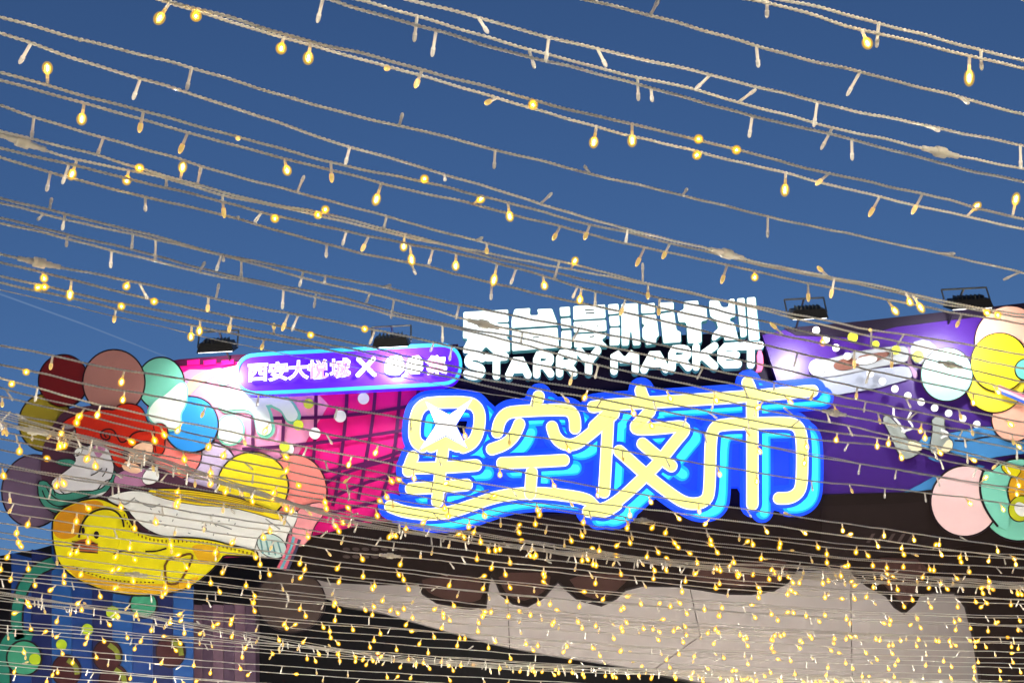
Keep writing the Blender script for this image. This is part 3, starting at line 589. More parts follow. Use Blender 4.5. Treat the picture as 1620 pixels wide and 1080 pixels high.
SLEEVE = clear('clear_sleeve', (.93, .92, .89), .25)
TIPOFF = clear('unlit_led_head', (.86, .86, .84), .35)
def led_glow(key, rgb, s):
    m = bpy.data.materials.new(key); m.use_nodes = True; b = m.node_tree.nodes['Principled BSDF']
    b.inputs['Base Color'].default_value = (.85, .75, .5, 1); b.inputs['Roughness'].default_value = .2
    b.inputs['Emission Color'].default_value = (*rgb, 1); b.inputs['Emission Strength'].default_value = s
    return m
CORE = led_glow('led_core', (1.0, .88, .50), 170)
HEAD = led_glow('led_head_glow', (1.0, .66, .06), .9)
_n = HEAD.node_tree.nodes; _l = HEAD.node_tree.links; _p = _n.new('ShaderNodeBsdfTransparent'); _p.inputs[0].default_value = (1, .93, .78, 1)
_x = _n.new('ShaderNodeMixShader'); _x.inputs[0].default_value = .5; _l.new(_n['Principled BSDF'].outputs[0], _x.inputs[1]); _l.new(_p.outputs[0], _x.inputs[2]); _l.new(_x.outputs[0], _n['Material Output'].inputs[0])
NECK = led_glow('led_neck_glow', (1.0, .58, .10), .5)
DHEAD = led_glow('led_dim_head', (1.0, .62, .10), 1.3)
STRONG = led_glow('boosted_led_core', (1.0, .89, .70), 19000)  # overdriven core for the unseen added bulbs
def bulb_halo(key, rgb, s):  # glow halo round a lit bulb, put in as an emitting volume shell
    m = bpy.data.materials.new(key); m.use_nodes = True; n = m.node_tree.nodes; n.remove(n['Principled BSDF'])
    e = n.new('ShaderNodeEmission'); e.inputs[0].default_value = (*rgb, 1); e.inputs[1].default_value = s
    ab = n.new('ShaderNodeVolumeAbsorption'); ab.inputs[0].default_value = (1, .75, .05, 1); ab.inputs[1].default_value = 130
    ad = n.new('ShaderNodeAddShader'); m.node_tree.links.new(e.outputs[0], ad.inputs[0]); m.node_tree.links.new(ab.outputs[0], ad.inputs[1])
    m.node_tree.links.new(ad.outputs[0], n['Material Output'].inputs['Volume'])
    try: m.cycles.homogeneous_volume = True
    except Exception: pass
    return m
HALO = bulb_halo('painted_halo', (1.0, .60, .03), 66)
def lathe(name, prof, mats, n=9, inner=()):
    """prof: (z, r, material of the band above it)"""
    v = []; f = []; mi = []
    for z, r, _ in prof:
        v += [(r * math.cos(2 * math.pi * k / n), r * math.sin(2 * math.pi * k / n), z) for k in range(n)]
    for i in range(len(prof) - 1):
        for k in range(n):
            q = (k + 1) % n; f.append((i * n + k, i * n + q, (i + 1) * n + q, (i + 1) * n + k)); mi.append(prof[i][2])
    f.append(tuple(range(n - 1, -1, -1))); mi.append(prof[0][2])
    f.append(tuple(range((len(prof) - 1) * n, len(prof) * n))); mi.append(prof[-1][2])
    for inner, n2 in inner:
        i0 = len(v)
        for z, r, _ in inner: v += [(r * math.cos(2 * math.pi * k / n2), r * math.sin(2 * math.pi * k / n2), z) for k in range(n2)]
        for i in range(len(inner) - 1):
            for k in range(n2):
                q = (k + 1) % n2; f.append((i0 + i * n2 + k, i0 + i * n2 + q, i0 + (i + 1) * n2 + q, i0 + (i + 1) * n2 + k)); mi.append(inner[0][2])
        f.append(tuple(i0 + (len(inner) - 1) * n2 + k for k in range(n2))); mi.append(inner[0][2])
        f.append(tuple(i0 + n2 - 1 - k for k in range(n2))); mi.append(inner[0][2])
    me = bpy.data.meshes.new(name); me.from_pydata(v, [], f)
    for m in mats: me.materials.append(m)
    me.polygons.foreach_set('material_index', mi); me.polygons.foreach_set('use_smooth', [True] * len(f)); me.update()
    return me
K = .001
def led_mesh(name, mats, inner=()):
    return lathe(name, [(-.5 * K, 1.5 * K, 0), (3 * K, 2.2 * K, 0), (9 * K, 2.1 * K, 1), (15 * K, 2.3 * K, 1), (15.5 * K, 3.3 * K, 2), (20 * K, 3.8 * K, 2), (24 * K, 3.4 * K, 2), (26 * K, 2.3 * K, 3), (27.5 * K, 1.0 * K, 3)], mats, inner=inner)
_core = ([(18.5 * K, .5 * K, 4), (20 * K, .95 * K, 4), (24.5 * K, .95 * K, 4), (25.5 * K, .5 * K, 4)], 6)
_soft = ([(22 * K - 9.0 * K * math.cos(t), max(.05 * K, 7.2 * K * math.sin(t)), 5) for t in (math.pi * q / 9 for q in range(10))], 14)  # halo shell, wider than the bulb head
LED_ON = led_mesh('lit_led', [SLEEVE, NECK, HEAD, HEAD, CORE, HALO], [_core, _soft])
FARCORE = led_glow('led_core_far', (1.0, .82, .34), 45); HALO_FAR = bulb_halo('painted_halo_far', (1.0, .58, .03), 74)
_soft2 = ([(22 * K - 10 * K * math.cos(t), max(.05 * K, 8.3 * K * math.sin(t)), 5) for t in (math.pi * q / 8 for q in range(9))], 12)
LED_FAR = led_mesh('lit_led', [SLEEVE, NECK, HEAD, HEAD, FARCORE, HALO_FAR], [_core, _soft2])
LED_BOOST = led_mesh('boosted_led', [SLEEVE, NECK, HEAD, HEAD, STRONG], [_core])
LED_DIM = led_mesh('dim_led', [SLEEVE, SLEEVE, NECK, DHEAD])
LED_OFF = lathe('unlit_led', [(-.5 * K, 1.5 * K, 0), (3 * K, 2.2 * K, 0), (9 * K, 2.0 * K, 0), (17 * K, 2.1 * K, 0), (18 * K, 2.7 * K, 0), (20 * K, 2.8 * K, 1), (24 * K, 2.7 * K, 1), (26 * K, 2.1 * K, 1), (27.5 * K, .9 * K, 1)], [SLEEVE, TIPOFF])
CONN_BODY = lathe('connector_body', [(-26 * K, 1.6 * K, 0), (-25 * K, 4.2 * K, 0), (-21 * K, 4.4 * K, 0), (-20.5 * K, 3.6 * K, 0), (-18 * K, 4.4 * K, 0), (-17.5 * K, 3.6 * K, 0), (-15 * K, 4.6 * K, 0), (-14 * K, 5.2 * K, 0), (14 * K, 5.2 * K, 0), (15 * K, 4.6 * K, 0), (17.5 * K, 3.6 * K, 0), (18 * K, 4.4 * K, 0), (20.5 * K, 3.6 * K, 0), (21 * K, 4.4 * K, 0), (25 * K, 4.2 * K, 0), (26 * K, 1.6 * K, 0)], [SLEEVE], 14)
CONN_NUT = lathe('connector_nut', [(-7 * K, 5.3 * K, 0), (-6.6 * K, 8.2 * K, 0), (-3 * K, 8.6 * K, 0), (-2.6 * K, 8.0 * K, 0), (0, 8.6 * K, 0), (.4 * K, 8.0 * K, 0), (3 * K, 8.6 * K, 0), (6.6 * K, 8.2 * K, 0), (7 * K, 5.3 * K, 0)], [clear('connector_collar', (.97, .95, .88), .3)], 16)

def tube(path, r, sides=5):
    path = np.asarray(path); n = len(path)
    t = np.gradient(path, axis=0); t /= np.linalg.norm(t, axis=1)[:, None]
    up = np.array([0, 0, 1.0]); x = np.cross(t, up); x /= np.linalg.norm(x, axis=1)[:, None]; y = np.cross(x, t)
    a = np.linspace(0, 2 * np.pi, sides, endpoint=False)
    v = path[:, None, :] + r * (np.cos(a)[None, :, None] * x[:, None, :] + np.sin(a)[None, :, None] * y[:, None, :])
    i = np.arange(n - 1)[:, None] * sides; k = np.arange(sides)[None, :]; k2 = (k + 1) % sides
    f = np.stack([i + k, i + k2, i + sides + k2, i + sides + k], axis=2).reshape(-1, 4)
    return v.reshape(-1, 3), f
def np_mesh(name, v, f, m):
    me = bpy.data.meshes.new(name); me.vertices.add(len(v)); me.vertices.foreach_set('co', np.asarray(v, dtype=np.float32).ravel())
    me.loops.add(f.size); me.loops.foreach_set('vertex_index', f.astype(np.int32).ravel())
    me.polygons.add(len(f)); me.polygons.foreach_set('loop_start', np.arange(0, f.size, 4, dtype=np.int32))
    me.polygons.foreach_set('use_smooth', np.ones(len(f), dtype=bool))
    me.update(calc_edges=True); me.validate(); me.materials.append(m); return me
def resample(w, ds):
    w = np.asarray(w); s = np.r_[0, np.cumsum(np.linalg.norm(np.diff(w, axis=0), axis=1))]
    q = np.arange(0, s[-1], ds); return np.stack([np.interp(q, s, w[:, k]) for k in range(3)], axis=1), q
def smooth_px(p, n=120):
    """monotone smooth curve through traced points, extended past both frame edges"""
    p = sorted(p); x = np.array([q[0] for q in p], float); y = np.array([q[1] for q in p], float)
    sl0 = (y[1] - y[0]) / (x[1] - x[0]); sl1 = (y[-1] - y[-2]) / (x[-1] - x[-2])
    xa, xb = -420, 2040
    if x[0] > xa: x = np.r_[xa, x]; y = np.r_[y[0] + (xa - x[1]) * sl0, y]
    if x[-1] < xb: x = np.r_[x, xb]; y = np.r_[y, y[-1] + (xb - x[-2]) * sl1 * .9]
    xs = np.linspace(xa, xb, n); ys = np.interp(xs, x, y)
    k = np.array([1, 2, 3, 2, 1]) / 9.; yp = np.r_[ys[0], ys[0], ys, ys[-1], ys[-1]]
    return xs, np.convolve(yp, k, 'valid')

STR = []       # every string: root object, px samples, world samples
NEARG = 'fairy light strings crossing the sky'
def make_string(px, label, group, twist=True, r=.00124, dh=None, leds=True, name='fairy_light_string', cat='string light'):
    xs, ys = smooth_px(px)
    dh = random.uniform(-.03, .03) if dh is None else dh
    keep = [(x, y) for x, y in zip(xs, ys) if ray(x, y).z > .03]
    wp = np.array([C(x, y, dh) for x, y in keep]); pxs = np.array(keep)
    # tiny kinks of a cable that was coiled in a box
    s = np.r_[0, np.cumsum(np.linalg.norm(np.diff(wp, axis=0), axis=1))]
    ph = rng.uniform(0, 6.28, 6)
    wob = sum(a * np.sin(s * 2 * np.pi / w_ + p_) for a, w_, p_ in ((.0011, .43, ph[0]), (.0006, .19, ph[1]), (.0004, .083, ph[2])))
    wob2 = sum(a * np.sin(s * 2 * np.pi / w_ + p_) for a, w_, p_ in ((.0011, .38, ph[3]), (.0006, .16, ph[4]), (.0004, .09, ph[5])))
    wp[:, 2] += wob; wp[:, 1] += wob2
    base = Vector(wp[0])
    if twist:
        path, q = resample(wp, .0017)
        t = np.gradient(path, axis=0); t /= np.linalg.norm(t, axis=1)[:, None]
        x = np.cross(t, [0, 0, 1.0]); x /= np.linalg.norm(x, axis=1)[:, None]; y = np.cross(x, t)
        ang = q * 2 * np.pi / .0145 + 1.2 * np.sin(q * 9 + ph[0]) + .8 * np.sin(q * 23 + ph[1]); V = []; Fs = []; off = 0
        for sgn in (0, np.pi):
            pa = path + r * 1.0 * (np.cos(ang + sgn)[:, None] * x + np.sin(ang + sgn)[:, None] * y)
            v, f = tube(pa, r, 5); V.append(v); Fs.append(f + off); off += len(v)
        v = np.concatenate(V); f = np.concatenate(Fs)
    else:
        path, q = resample(wp, .012); v, f = tube(path, r * 1.45, 6)
    me = np_mesh(name, v - np.array(base), f, CABLE)
    o = bpy.data.objects.new(name, me); COL.objects.link(o); o.location = base; tag(o, label, cat, group)
    d = dict(o=o, px=pxs, w=wp, s=s, leds=leds); STR.append(d); return d
UPZ = Vector((0, 0, 1))
def add_led(st, pos, dirv, me, sc=1.0):
    o = bpy.data.objects.new(me.name.split('.')[0], me); COL.objects.link(o); o.parent = st['o']
    o.location = Vector(pos) - st['o'].location; o.rotation_mode = 'QUATERNION'
    o.rotation_quaternion = UPZ.rotation_difference(Vector(dirv).normalized()); o.scale = (1, 1, sc)
def add_connector(px, py):
    best = min(((abs(np.interp(px, s['px'][:, 0], s['px'][:, 1]) - py), i) for i, s in enumerate(STR)), key=lambda t: t[0])
    st = STR[best[1]]; i = int(np.argmin(abs(st['px'][:, 0] - px))); i = min(max(i, 1), len(st['w']) - 2)
    u = np.interp(px, st['px'][:, 0], np.arange(len(st['px']))); i0 = int(u); fr = u - i0
    pos = Vector(st['w'][i0] * (1 - fr) + st['w'][min(i0 + 1, len(st['w']) - 1)] * fr); dv = Vector(st['w'][i + 1] - st['w'][i - 1])
    b = bpy.data.objects.new('connector', CONN_BODY); COL.objects.link(b); b.parent = st['o']; b.location = pos - st['o'].location
    b.rotation_mode = 'QUATERNION'; b.rotation_quaternion = UPZ.rotation_difference(dv.normalized()); b.scale = (1.0, 1.0, 1.35)
    nu = bpy.data.objects.new('collar', CONN_NUT); COL.objects.link(nu); nu.parent = b

TR = [  # traced strings: points, label
 ([(1590, -12), (1620, 4), (1700, 25)], 'fairy-light string just clipping the top right corner of the sky'),
 ([(1230, -2), (1353, 25), (1390, 38), (1550, 78), (1620, 97)], 'upper of two fairy-light strings crossing the top right sky with three bulbs'),
 ([(1180, 0), (1270, 20), (1363, 47), (1450, 65), (1530, 87), (1620, 111)], 'lower of the two top right strings, with two bright lit bulbs'),
 ([(923, -2), (1027, 25), (1080, 40), (1197, 72), (1293, 97), (1357, 113), (1530, 158), (1620, 180)], 'fairy-light string of unlit bulbs below the two top right strings'),
 ([(637, -2), (700, 14), (753, 28), (867, 60), (957, 78), (1080, 108), (1127, 120), (1293, 162), (1463, 198), (1620, 231)], 'fairy-light string with all bulbs unlit, first of three near the top middle'),
 ([(558, -2), (660, 28), (740, 50), (837, 77), (1003, 122), (1080, 138), (1173, 163), (1287, 193), (1320, 202), (1443, 231), (1533, 251), (1620, 267)], 'fairy-light string with a clear screw connector at the right'),
 ([(510, -2), (540, 7), (687, 48), (840, 90), (1007, 133), (1080, 154), (1190, 183), (1347, 220), (1500, 262), (1620, 288)], 'unlit fairy-light string passing just under the right hand connector'),
 ([(235, -6), (270, 4), (345, 22), (430, 47), (540, 76), (667, 112), (837, 156), (1000, 196), (1080, 217), (1177, 240), (1313, 274), (1460, 307), (1620, 347)], 'upper strand of the bright pair of strings from top left to right edge'),
 ([(235, -3), (270, 8), (345, 27), (430, 55), (540, 83), (673, 123), (833, 169), (943, 200), (1080, 235), (1247, 275), (1390, 311), (1530, 343), (1620, 363)], 'lower strand of the bright pair of strings from top left to right edge'),
 ([(0, 27), (127, 60), (267, 98), (467, 158), (540, 177), (630, 197), (783, 238), (930, 273), (1080, 309), (1213, 343), (1347, 370), (1513, 407), (1620, 432)], 'long single fairy-light string with unlit bulbs through the middle of the sky'),
 ([(0, 52), (50, 68), (220, 125), (300, 148), (393, 180), (540, 227), (630, 253), (707, 278), (833, 316), (890, 332), (940, 346), (990, 362), (1080, 385), (1107, 392), (1190, 412), (1313, 437), (1430, 462), (1513, 480), (1620, 498)], 'fairy-light string carrying the yellowed screw connector above the white title'),
 ([(0, 115), (77, 135), (227, 177), (380, 218), (527, 257), (540, 260), (670, 288), (757, 310), (873, 338), (940, 356), (1000, 369), (1080, 391), (1190, 415), (1313, 441), (1430, 466), (1513, 484), (1620, 503)], 'fairy-light string merging with the connector string above the white title'),
 ([(0, 125), (133, 165), (233, 192), (297, 210), (450, 250), (540, 273), (607, 292), (753, 324), (840, 346), (940, 372), (1020, 393), (1080, 404), (1147, 418), (1277, 447), (1403, 474), (1480, 488), (1620, 513)], 'fairy-light string running under the yellowed connector to the right floodlight'),
 ([(0, 167), (53, 187), (163, 218), (290, 253), (320, 263), (470, 305), (540, 322), (610, 343), (753, 380), (883, 413), (1020, 447), (1080, 461), (1140, 473), (1210, 489), (1267, 499), (1380, 521), (1620, 560)], 'fairy-light string touching the top of the white block characters'),
 ([(-60, 198), (0, 213), (80, 243), (123, 253), (207, 268), (287, 288), (350, 309), (433, 327), (540, 348), (603, 366), (680, 382), (787, 404), (890, 424), (1080, 459), (1150, 477), (1210, 492), (1267, 505), (1380, 532), (1620, 583)], 'fairy-light string with the big connector cut by the left frame edge'),
 ([(-60, 190), (0, 207), (60, 223), (153, 247), (213, 265), (287, 283), (350, 303), (433, 323), (540, 345), (603, 361), (700, 384), (787, 410), (890, 435), (1010, 462), (1080, 478), (1240, 516), (1400, 552), (1620, 604)], 'thin fairy-light string above the left edge connector, tangled with its neighbour'),
 ([(-60, 220), (0, 233), (110, 260), (263, 297), (353, 320), (433, 341), (540, 364), (657, 387), (787, 416), (907, 450), (990, 473), (1080, 496), (1240, 530), (1400, 566), (1620, 622)], 'fairy-light string just below the left edge connector'),
 ([(0, 248), (80, 272), (120, 283), (230, 312), (353, 342), (377, 347), (517, 385), (540, 392), (653, 418), (713, 432), (780, 448), (873, 468), (920, 480), (1080, 515), (1240, 553), (1400, 590), (1620, 640)], 'single fairy-light string sagging alone below the left tangled pair'),
 ([(0, 312), (87, 335), (213, 367), (353, 402), (480, 428), (540, 443), (613, 456), (727, 481), (793, 494), (847, 507), (1000, 536), (1200, 575), (1400, 622), (1620, 668)], 'first of four close strings from the left edge to the white title'),
 ([(0, 321), (80, 340), (217, 372), (247, 380), (350, 404), (450, 430), (540, 454), (623, 473), (727, 503), (803, 520), (1000, 556), (1200, 600), (1400, 640), (1620, 690)], 'fairy-light string whose connector hangs over the first white block character'),
 ([(0, 345), (110, 373), (243, 403), (327, 426), (383, 440), (500, 463), (540, 471), (623, 493), (727, 518), (807, 531), (1000, 575), (1250, 626), (1400, 655), (1620, 700)], 'third of four close strings from the left edge to the white title'),
 ([(0, 353), (167, 393), (247, 413), (333, 433), (540, 479), (700, 514), (830, 546), (1000, 590), (1200, 632), (1400, 668), (1620, 712)], 'lowest of four close strings from the left edge to the white title'),
 ([(-80, 388), (20, 405), (103, 426), (200, 443), (333, 470), (453, 495), (540, 511), (593, 522), (700, 543), (850, 577), (1000, 606), (1200, 645), (1400, 686), (1620, 738)], 'fairy-light string with a small connector near the left edge at mid height'),
 ([(0, 413), (110, 442), (240, 475), (327, 492), (433, 513), (540, 539), (707, 578), (850, 604), (1000, 625), (1200, 668), (1300, 680), (1420, 698), (1620, 742)], 'fairy-light string crossing the right end of the violet pill sign'),
 ([(0, 435), (187, 480), (307, 503), (433, 528), (540, 549), (720, 590), (850, 615), (1000, 640), (1250, 690), (1420, 708), (1620, 758)], 'upper of two strings crossing the middle of the violet pill sign'),
 ([(0, 447), (180, 488), (300, 513), (413, 537), (540, 556), (720, 600), (850, 628), (1000, 655), (1250, 715), (1620, 775)], 'lower of two strings crossing the middle of the violet pill sign'),
 ([(0, 547), (83, 562), (197, 586), (287, 598), (403, 622), (553, 647), (637, 662), (770, 680), (950, 706), (1150, 740), (1303, 763), (1440, 775), (1620, 800)], 'fairy-light string over the two dim upper balloons and the big blue sign'),
 ([(0, 577), (77, 592), (160, 612), (287, 634), (420, 665), (543, 692), (637, 711), (800, 742), (1000, 780), (1200, 808), (1620, 868)], 'fairy-light string over the dark red balloon with one lit bulb before it'),
 ([(0, 598), (117, 630), (233, 656), (367, 684), (540, 717), (700, 752), (900, 790), (1100, 815), (1300, 842), (1620, 884)], 'fairy-light string with a cluster of three lit bulbs on the dark balloons'),
]
for p, lab in TR: make_string(p, lab, NEARG)
NT = len(TR)
make_string([(0, 457), (277, 523), (417, 552), (600, 590)], 'thin bare wire without bulbs slanting behind the left floodlight', None, False, .0006, leds=False, name='bare_wire', cat='wire')
for x, y in ((35, 230), (62, 415), (1150, 403), (1488, 243), (765, 512), (1503, 580), (1320, 660), (1018, 820), (617, 872), (52, 682), (215, 906)):
    PENDING = None
def gen_y(yl, x):
    """a far string: steeper at the left, flattening to the right"""
    D = np.interp(yl, [560, 640, 720, 800, 900, 1000, 1150], [290, 250, 205, 165, 120, 90, 60]); u = x / 1620
    return yl + D * (1 - (1 - u) ** 1.55) if u <= 1 else yl + D
FARG = 'far fairy light strings in the dense rows'
LABS = [(625, 'far fairy-light string meeting the olive balloon just below the dark red one'), (645, 'far fairy-light string over the red hair and the yellow balloon'), (665, 'far fairy-light string over the cake box and the pink balloon rims'),
        (690, 'far fairy-light string over the white blouse and the foot of the blue sign'), (715, 'far fairy-light string over the teal skirt and the white trousers'), (740, 'far fairy-light string from the purple balloon to the fascia'), (765, 'far fairy-light string over the lower purple balloon and the duck head'),
        (790, 'far fairy-light string over the duck face and the drips'), (815, 'far fairy-light string over the duck wing and the pale wall top'), (845, 'far fairy-light string leaving the left edge level with the duck belly'), (880, 'far fairy-light string over the top of the blue striped board'),
        (920, 'far fairy-light string over the teal ring and lime dots'), (960, 'far fairy-light string over the lime dots and the lower pale wall'), (1000, 'far fairy-light string over the maroon discs low in the picture'), (1050, 'far fairy-light string in the dense lowest rows over the striped board'), (2000, 'far fairy-light string along the bottom edge of the picture')]
yl = 613.0; gen = []
while yl < 1120:
    gen.append(yl); yl += random.choice((7, 11, 14, 17, 20)) * (1.0 if yl < 860 else .92)
for yl in gen:
    pts = []
    j = random.uniform(-6, 6); j2 = random.uniform(-8, 8)
    for x in (-300, 0, 270, 540, 810, 1080, 1350, 1620, 1900):
        pts.append((x, gen_y(yl, max(x, -300)) + j2 * x / 1620 + random.uniform(-2.5, 2.5)))
    make_string(pts, next(l for t, l in LABS if yl < t), FARG, yl < 760, .0011)
# tangled bundles
BUN = 'bundled fairy light strings hanging tangled together'
for base, n, sp, lab in (([(0, 660), (150, 700), (330, 760), (520, 818), (720, 848), (900, 868), (1080, 884), (1260, 902), (1450, 920), (1620, 932)], 8, 9, 'unlit string in the tangled bundle from the cartoon girl to the chocolate drips'),
                         ([(0, 945), (200, 975), (400, 1008), (620, 1036), (850, 1052), (1080, 1064), (1620, 1082)], 6, 7, 'unlit string in the low tangled bundle over the striped column')):
    for k in range(n):
        ph = random.uniform(0, 6)
        make_string([(x, y + sp * math.sin(ph + x / 190.) + random.uniform(-4, 4)) for x, y in base], lab, BUN, k % 2 == 0, .0009)['bundle'] = True

# unseen rows added overhead and behind the camera; boosted bulbs light the cables
_a = STR[0]['w']; SL = (STR[7]['w'][-40][1] - STR[7]['w'][40][1]) / (STR[7]['w'][-40][0] - STR[7]['w'][40][0]); YO = _a[-30][1] - SL * _a[-30][0]
for k in range(22):
    z = CAM.z + CANOPY + random.uniform(-.03, .03)
    n = 60; xs_ = np.linspace(-2.6, 2.6, n); wp = np.stack([xs_, YO + SL * xs_ - .10 - .11 * k, np.full(n, z)], axis=1)
    wp[:, 2] -= .02 * (1 - (xs_ / 2.2) ** 2)
    path, q_ = resample(wp, .02); v, f = tube(path, .0018, 6); base = Vector(wp[0])
    o = bpy.data.objects.new('fairy_light_string', np_mesh('fairy_light_string', v - np.array(base), f, CABLE)); COL.objects.link(o); o.location = base  # added string, out of view
    tag(o, 'unseen fairy-light string added overhead to light the cables', 'string light', 'added fairy light strings overhead')
    STR.append(dict(o=o, px=np.full((n, 2), -999.), w=wp, s=np.r_[0, np.cumsum(np.linalg.norm(np.diff(wp, axis=0), axis=1))], leds=True, over=k > 3, beyond=True))

# unseen rows added towards the gate, overbright to light boards, wall and cables
FCORE = led_glow('added_led_core', (1.0, .90, .74), FARL); FNEAR = led_glow('added_led_core_near', (1.0, .90, .74), 17000)
for k in range(23):
    y0_ = 7.0 + .5 * k; n = 40; xs_ = np.linspace(-9, 9, n); wp = np.stack([xs_, y0_ + .12 * xs_, np.full(n, CAM.z + CANOPY - .15) + .04 * np.cos(xs_)], axis=1)
    path, q_ = resample(wp, .2); v, f = tube(path, .0025, 4); base = Vector(wp[0])
    o = bpy.data.objects.new('fairy_light_string', np_mesh('fairy_light_string', v - np.array(base), f, CABLE)); COL.objects.link(o); o.location = base  # added string, out of view
    tag(o, 'added fairy-light string nearer the gate, out of view, put in to light the boards', 'string light', 'added light rows before the gate')
    mb = MB()
    for x in np.arange(-8.8, 8.8, .3): bar(mb, (x, y0_ + .12 * x, base.z - .008), (x + .004, y0_ + .12 * x, base.z - .03), .0035, 5)
    tag(mb.build('added_light_row', FNEAR if k < 3 else FCORE, o), kind='stuff')

# bulbs seen in the sky: base, tip (3x crops), state
LA = [(805,15,745,100,1),(930,60,930,85,1),(1345,180,1333,240,1),(1475,190,1460,295,1),(1535,-10,1505,105,0),(345,-20,343,10,1),(150,205,90,305,0),(225,405,225,305,1),(400,495,385,585,1),(665,375,630,475,0),(910,335,885,440,0),(680,530,660,630,.5),(890,630,850,730,.5),(160,560,150,660,0),(490,655,460,740,0),(240,815,220,910,0),(330,780,295,875,0),(365,765,335,855,1),(235,990,245,935,0),(205,1010,180,1040,0),(310,1020,295,1095,0),(610,820,600,880,1),(640,800,665,805,1),(790,860,790,900,0),(855,870,870,780,1),(935,885,955,785,0),(690,935,690,1000,0),(1055,930,1065,1040,.5),(1130,1040,1130,1028,0),(1240,1000,1210,1045,0),(1300,1005,1305,1022,1),(1350,750,1365,820,1),(1410,910,1445,828,0),(1570,770,1575,870,.5),(1535,1005,1545,980,1),(1500,1010,1510,1022,1),(380,180,380,190,0),(1380,480,1400,482,0),(1130,655,1130,662,.5)]
LB = [(900,-10,890,48,0),(1465,75,1505,0,0),(360,90,345,208,0),(450,145,430,270,0),(650,90,695,158,0),(985,175,970,290,0),(890,230,918,325,0),(1215,235,1258,325,0),(1405,365,1410,478,0),(1470,430,1475,490,0),(240,325,212,330,.5),(385,345,350,425,.5),(740,465,685,488,.5),(905,480,910,510,1),(1210,600,1195,695,1),(1380,595,1380,695,1),(275,595,290,542,0),(730,715,725,805,0),(1180,825,1155,793,0),(40,690,18,780,0),(390,872,395,855,1),(490,830,492,855,0),(625,970,668,942,1),(945,965,1000,915,0),(190,870,160,965,1),(790,970,802,1050,1),(215,1030,200,1092,0)]
LC = [(400,-10,400,92,0),(850,140,882,220,1),(930,115,920,232,0),(1360,265,1360,408,1),(1415,240,1420,338,0),(350,215,360,322,0),(840,340,778,455,0),(1310,465,1355,492,0),(130,360,58,430,0),(265,490,350,428,0),(330,555,315,662,0),(640,480,622,600,0),(710,610,645,738,0),(800,670,805,772,0),(1150,590,1218,618,0),(1605,690,1605,812,0),(80,690,75,680,1),(90,700,65,712,1),(250,730,256,732,1),(490,825,484,925,1),(695,825,632,882,.5),(935,940,883,1035,.5),(1140,925,1083,1028,.5),(1350,1030,1408,968,1),(1565,1015,1587,905,1),(0,935,20,905,0),(405,1035,403,1138,0)]
LD = [(630,365,625,438,0),(740,385,735,535,0),(530,435,525,522,0),(320,365,315,418,0),(1060,450,1060,482,0),(1050,450,1025,537,0),(945,530,972,488,0),(1145,495,1145,578,0),(1550,405,1548,470,0),(1440,535,1420,612,0),(1545,555,1540,588,0),(1500,640,1490,713,0),(1345,625,1340,718,0),(1025,660,1040,588,0),(990,665,985,735,.5),(660,595,702,675,0),(725,655,732,662,1),(610,585,598,615,1),(205,530,210,562,1),(340,575,330,665,1),(200,610,178,622,1),(205,600,212,608,1),(570,695,577,710,1),(550,715,540,778,.5),(910,795,905,865,1),(950,770,945,840,1),(1100,750,1085,828,.5),(1300,835,1300,788,.5),(1370,740,1338,824,.5),(1415,740,1383,818,0),(1470,842,1475,852,1),(1255,860,1240,905,.5),(250,935,238,1002,.5),(590,1010,573,1082,1),(120,1000,125,1012,1),(60,1055,55,1068,1)]
LE = [(25,345,5,412,0),(130,370,95,445,.5),(300,365,295,440,1),(325,400,335,495,1),(330,500,352,548,0),(435,445,415,522,0),(545,480,542,552,1),(740,495,720,595,1),(715,600,710,682,0),(830,530,803,608,0),(640,385,668,373,0),(690,400,690,448,.5),(1035,490,1008,582,0),(1090,525,1112,476,1),(955,575,966,632,1),(1040,325,1003,390,.5),(1180,315,1153,390,.5),(1360,335,1350,397,0),(1440,420,1398,508,.5),(1560,405,1523,478,.5),(1430,580,1430,488,0),(1140,600,1130,675,1),(1120,620,1098,678,0),(1205,610,1205,688,0),(1455,610,1455,684,.5),(1350,675,1323,754,.5),(1510,680,1505,768,.5),(200,610,232,598,0),(135,670,118,712,0),(250,670,233,774,0),(560,700,543,773,0),(480,790,480,873,0),(160,815,133,884,0),(105,785,112,792,1),(440,880,423,924,0),(525,880,513,953,0),(860,790,850,854,0),(1130,810,1098,864,0),(1100,1020,1083,1084,.5),(1220,1000,1203,1068,0)]
LF = [(210,515,183,605,.5),(340,520,342,555,1),(690,550,640,506,.5),(595,600,597,690,.5),(720,570,698,690,.5),(970,670,1018,738,1),(1060,640,1082,695,1),(1090,650,1148,745,1),(1420,710,1448,738,1),(1480,720,1498,748,1),(1600,540,1520,578,0),(1220,455,1294,455,0),(1325,735,1298,802,.5),(480,840,396,762,.5),(895,815,895,907,0),(890,810,890,815,.5),(660,840,666,884,1),(1050,840,1018,893,0),(815,910,815,1015,.5),(995,900,990,998,.5),(890,970,868,1038,0),(545,910,528,978,0),(95,980,68,1038,0),(435,1040,433,1080,0)]
TREES = STR[:NT]
ALLP = np.concatenate([np.c_[s['px'], np.full(len(s['px']), i)] for i, s in enumerate(TREES)])
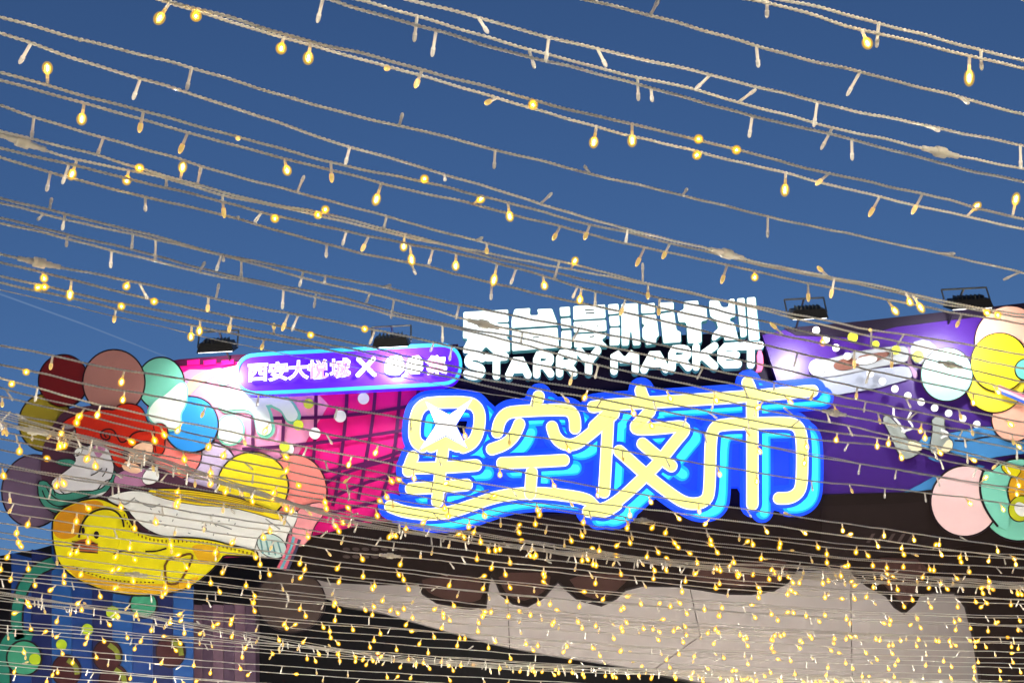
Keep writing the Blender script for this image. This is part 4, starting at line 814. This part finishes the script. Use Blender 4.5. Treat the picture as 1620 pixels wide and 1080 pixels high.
for lst, ox, oy in ((LA, 0, 0), (LB, 540, 0), (LC, 1080, 0), (LD, 0, 250), (LE, 540, 250), (LF, 1080, 250)):
    for bx, by, tx, ty, st in lst:
        bx, by, tx, ty = ox + bx / 3, oy + by / 3, ox + tx / 3, oy + ty / 3
        best = min(range(len(TREES)), key=lambda i: abs(np.interp(bx, TREES[i]['px'][:, 0], TREES[i]['px'][:, 1]) - by))
        S = TREES[best]; u = np.interp(bx, S['px'][:, 0], np.arange(len(S['px']))); i0 = min(int(u), len(S['w']) - 2); fr = u - i0
        pos = Vector(S['w'][i0] * (1 - fr) + S['w'][i0 + 1] * fr); dist = (pos - CAM).length
        sy = np.interp(bx, S['px'][:, 0], S['px'][:, 1])
        tip = CAM + ray(tx, ty + sy - by).normalized() * dist
        v = tip - pos; L = v.length; full = .0275
        if L < full: v = v + (CAM - pos).normalized() * math.sqrt(full * full - L * L) * .9
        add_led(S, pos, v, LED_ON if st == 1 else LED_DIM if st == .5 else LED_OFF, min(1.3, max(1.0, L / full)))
# all other bulbs, strung at regular spacing
for i, S in enumerate(STR):
    if not S['leds']: continue
    bundle = S.get('bundle', False)
    q = random.uniform(0, .12)
    while q < S['s'][-1]:
        x = np.interp(q, S['s'], S['px'][:, 0]); y = np.interp(q, S['s'], S['px'][:, 1])
        inside = -5 < x < 1625
        if not (i < NT and inside and y < 606):
            pos = [np.interp(q, S['s'], S['w'][:, k]) for k in range(3)]
            a = random.gauss(0, .32) if random.random() < .8 else random.uniform(-2.6, 2.6)
            b_ = random.gauss(0, .3)
            dv = Vector((math.sin(a), math.sin(b_) * .8, -math.cos(a)))
            rr = random.random(); pl = .7 if S.get('over') else .22 if bundle else (.70 if y > 780 else .45)
            add_led(S, pos, dv, (LED_BOOST if S.get('over') or y > 1105 else LED_FAR if i >= NT else LED_ON) if rr < pl else LED_DIM if rr < pl + .14 else LED_OFF)  # bulbs below the view are boosted too, to light the cables
        q += random.uniform(.11, .19) * (1.3 if bundle else 1)
for x, y in ((35, 230), (62, 415), (1150, 403), (1488, 243), (765, 512), (1503, 580), (1320, 660), (1018, 820), (617, 872), (52, 682), (215, 906)): add_connector(x, y)
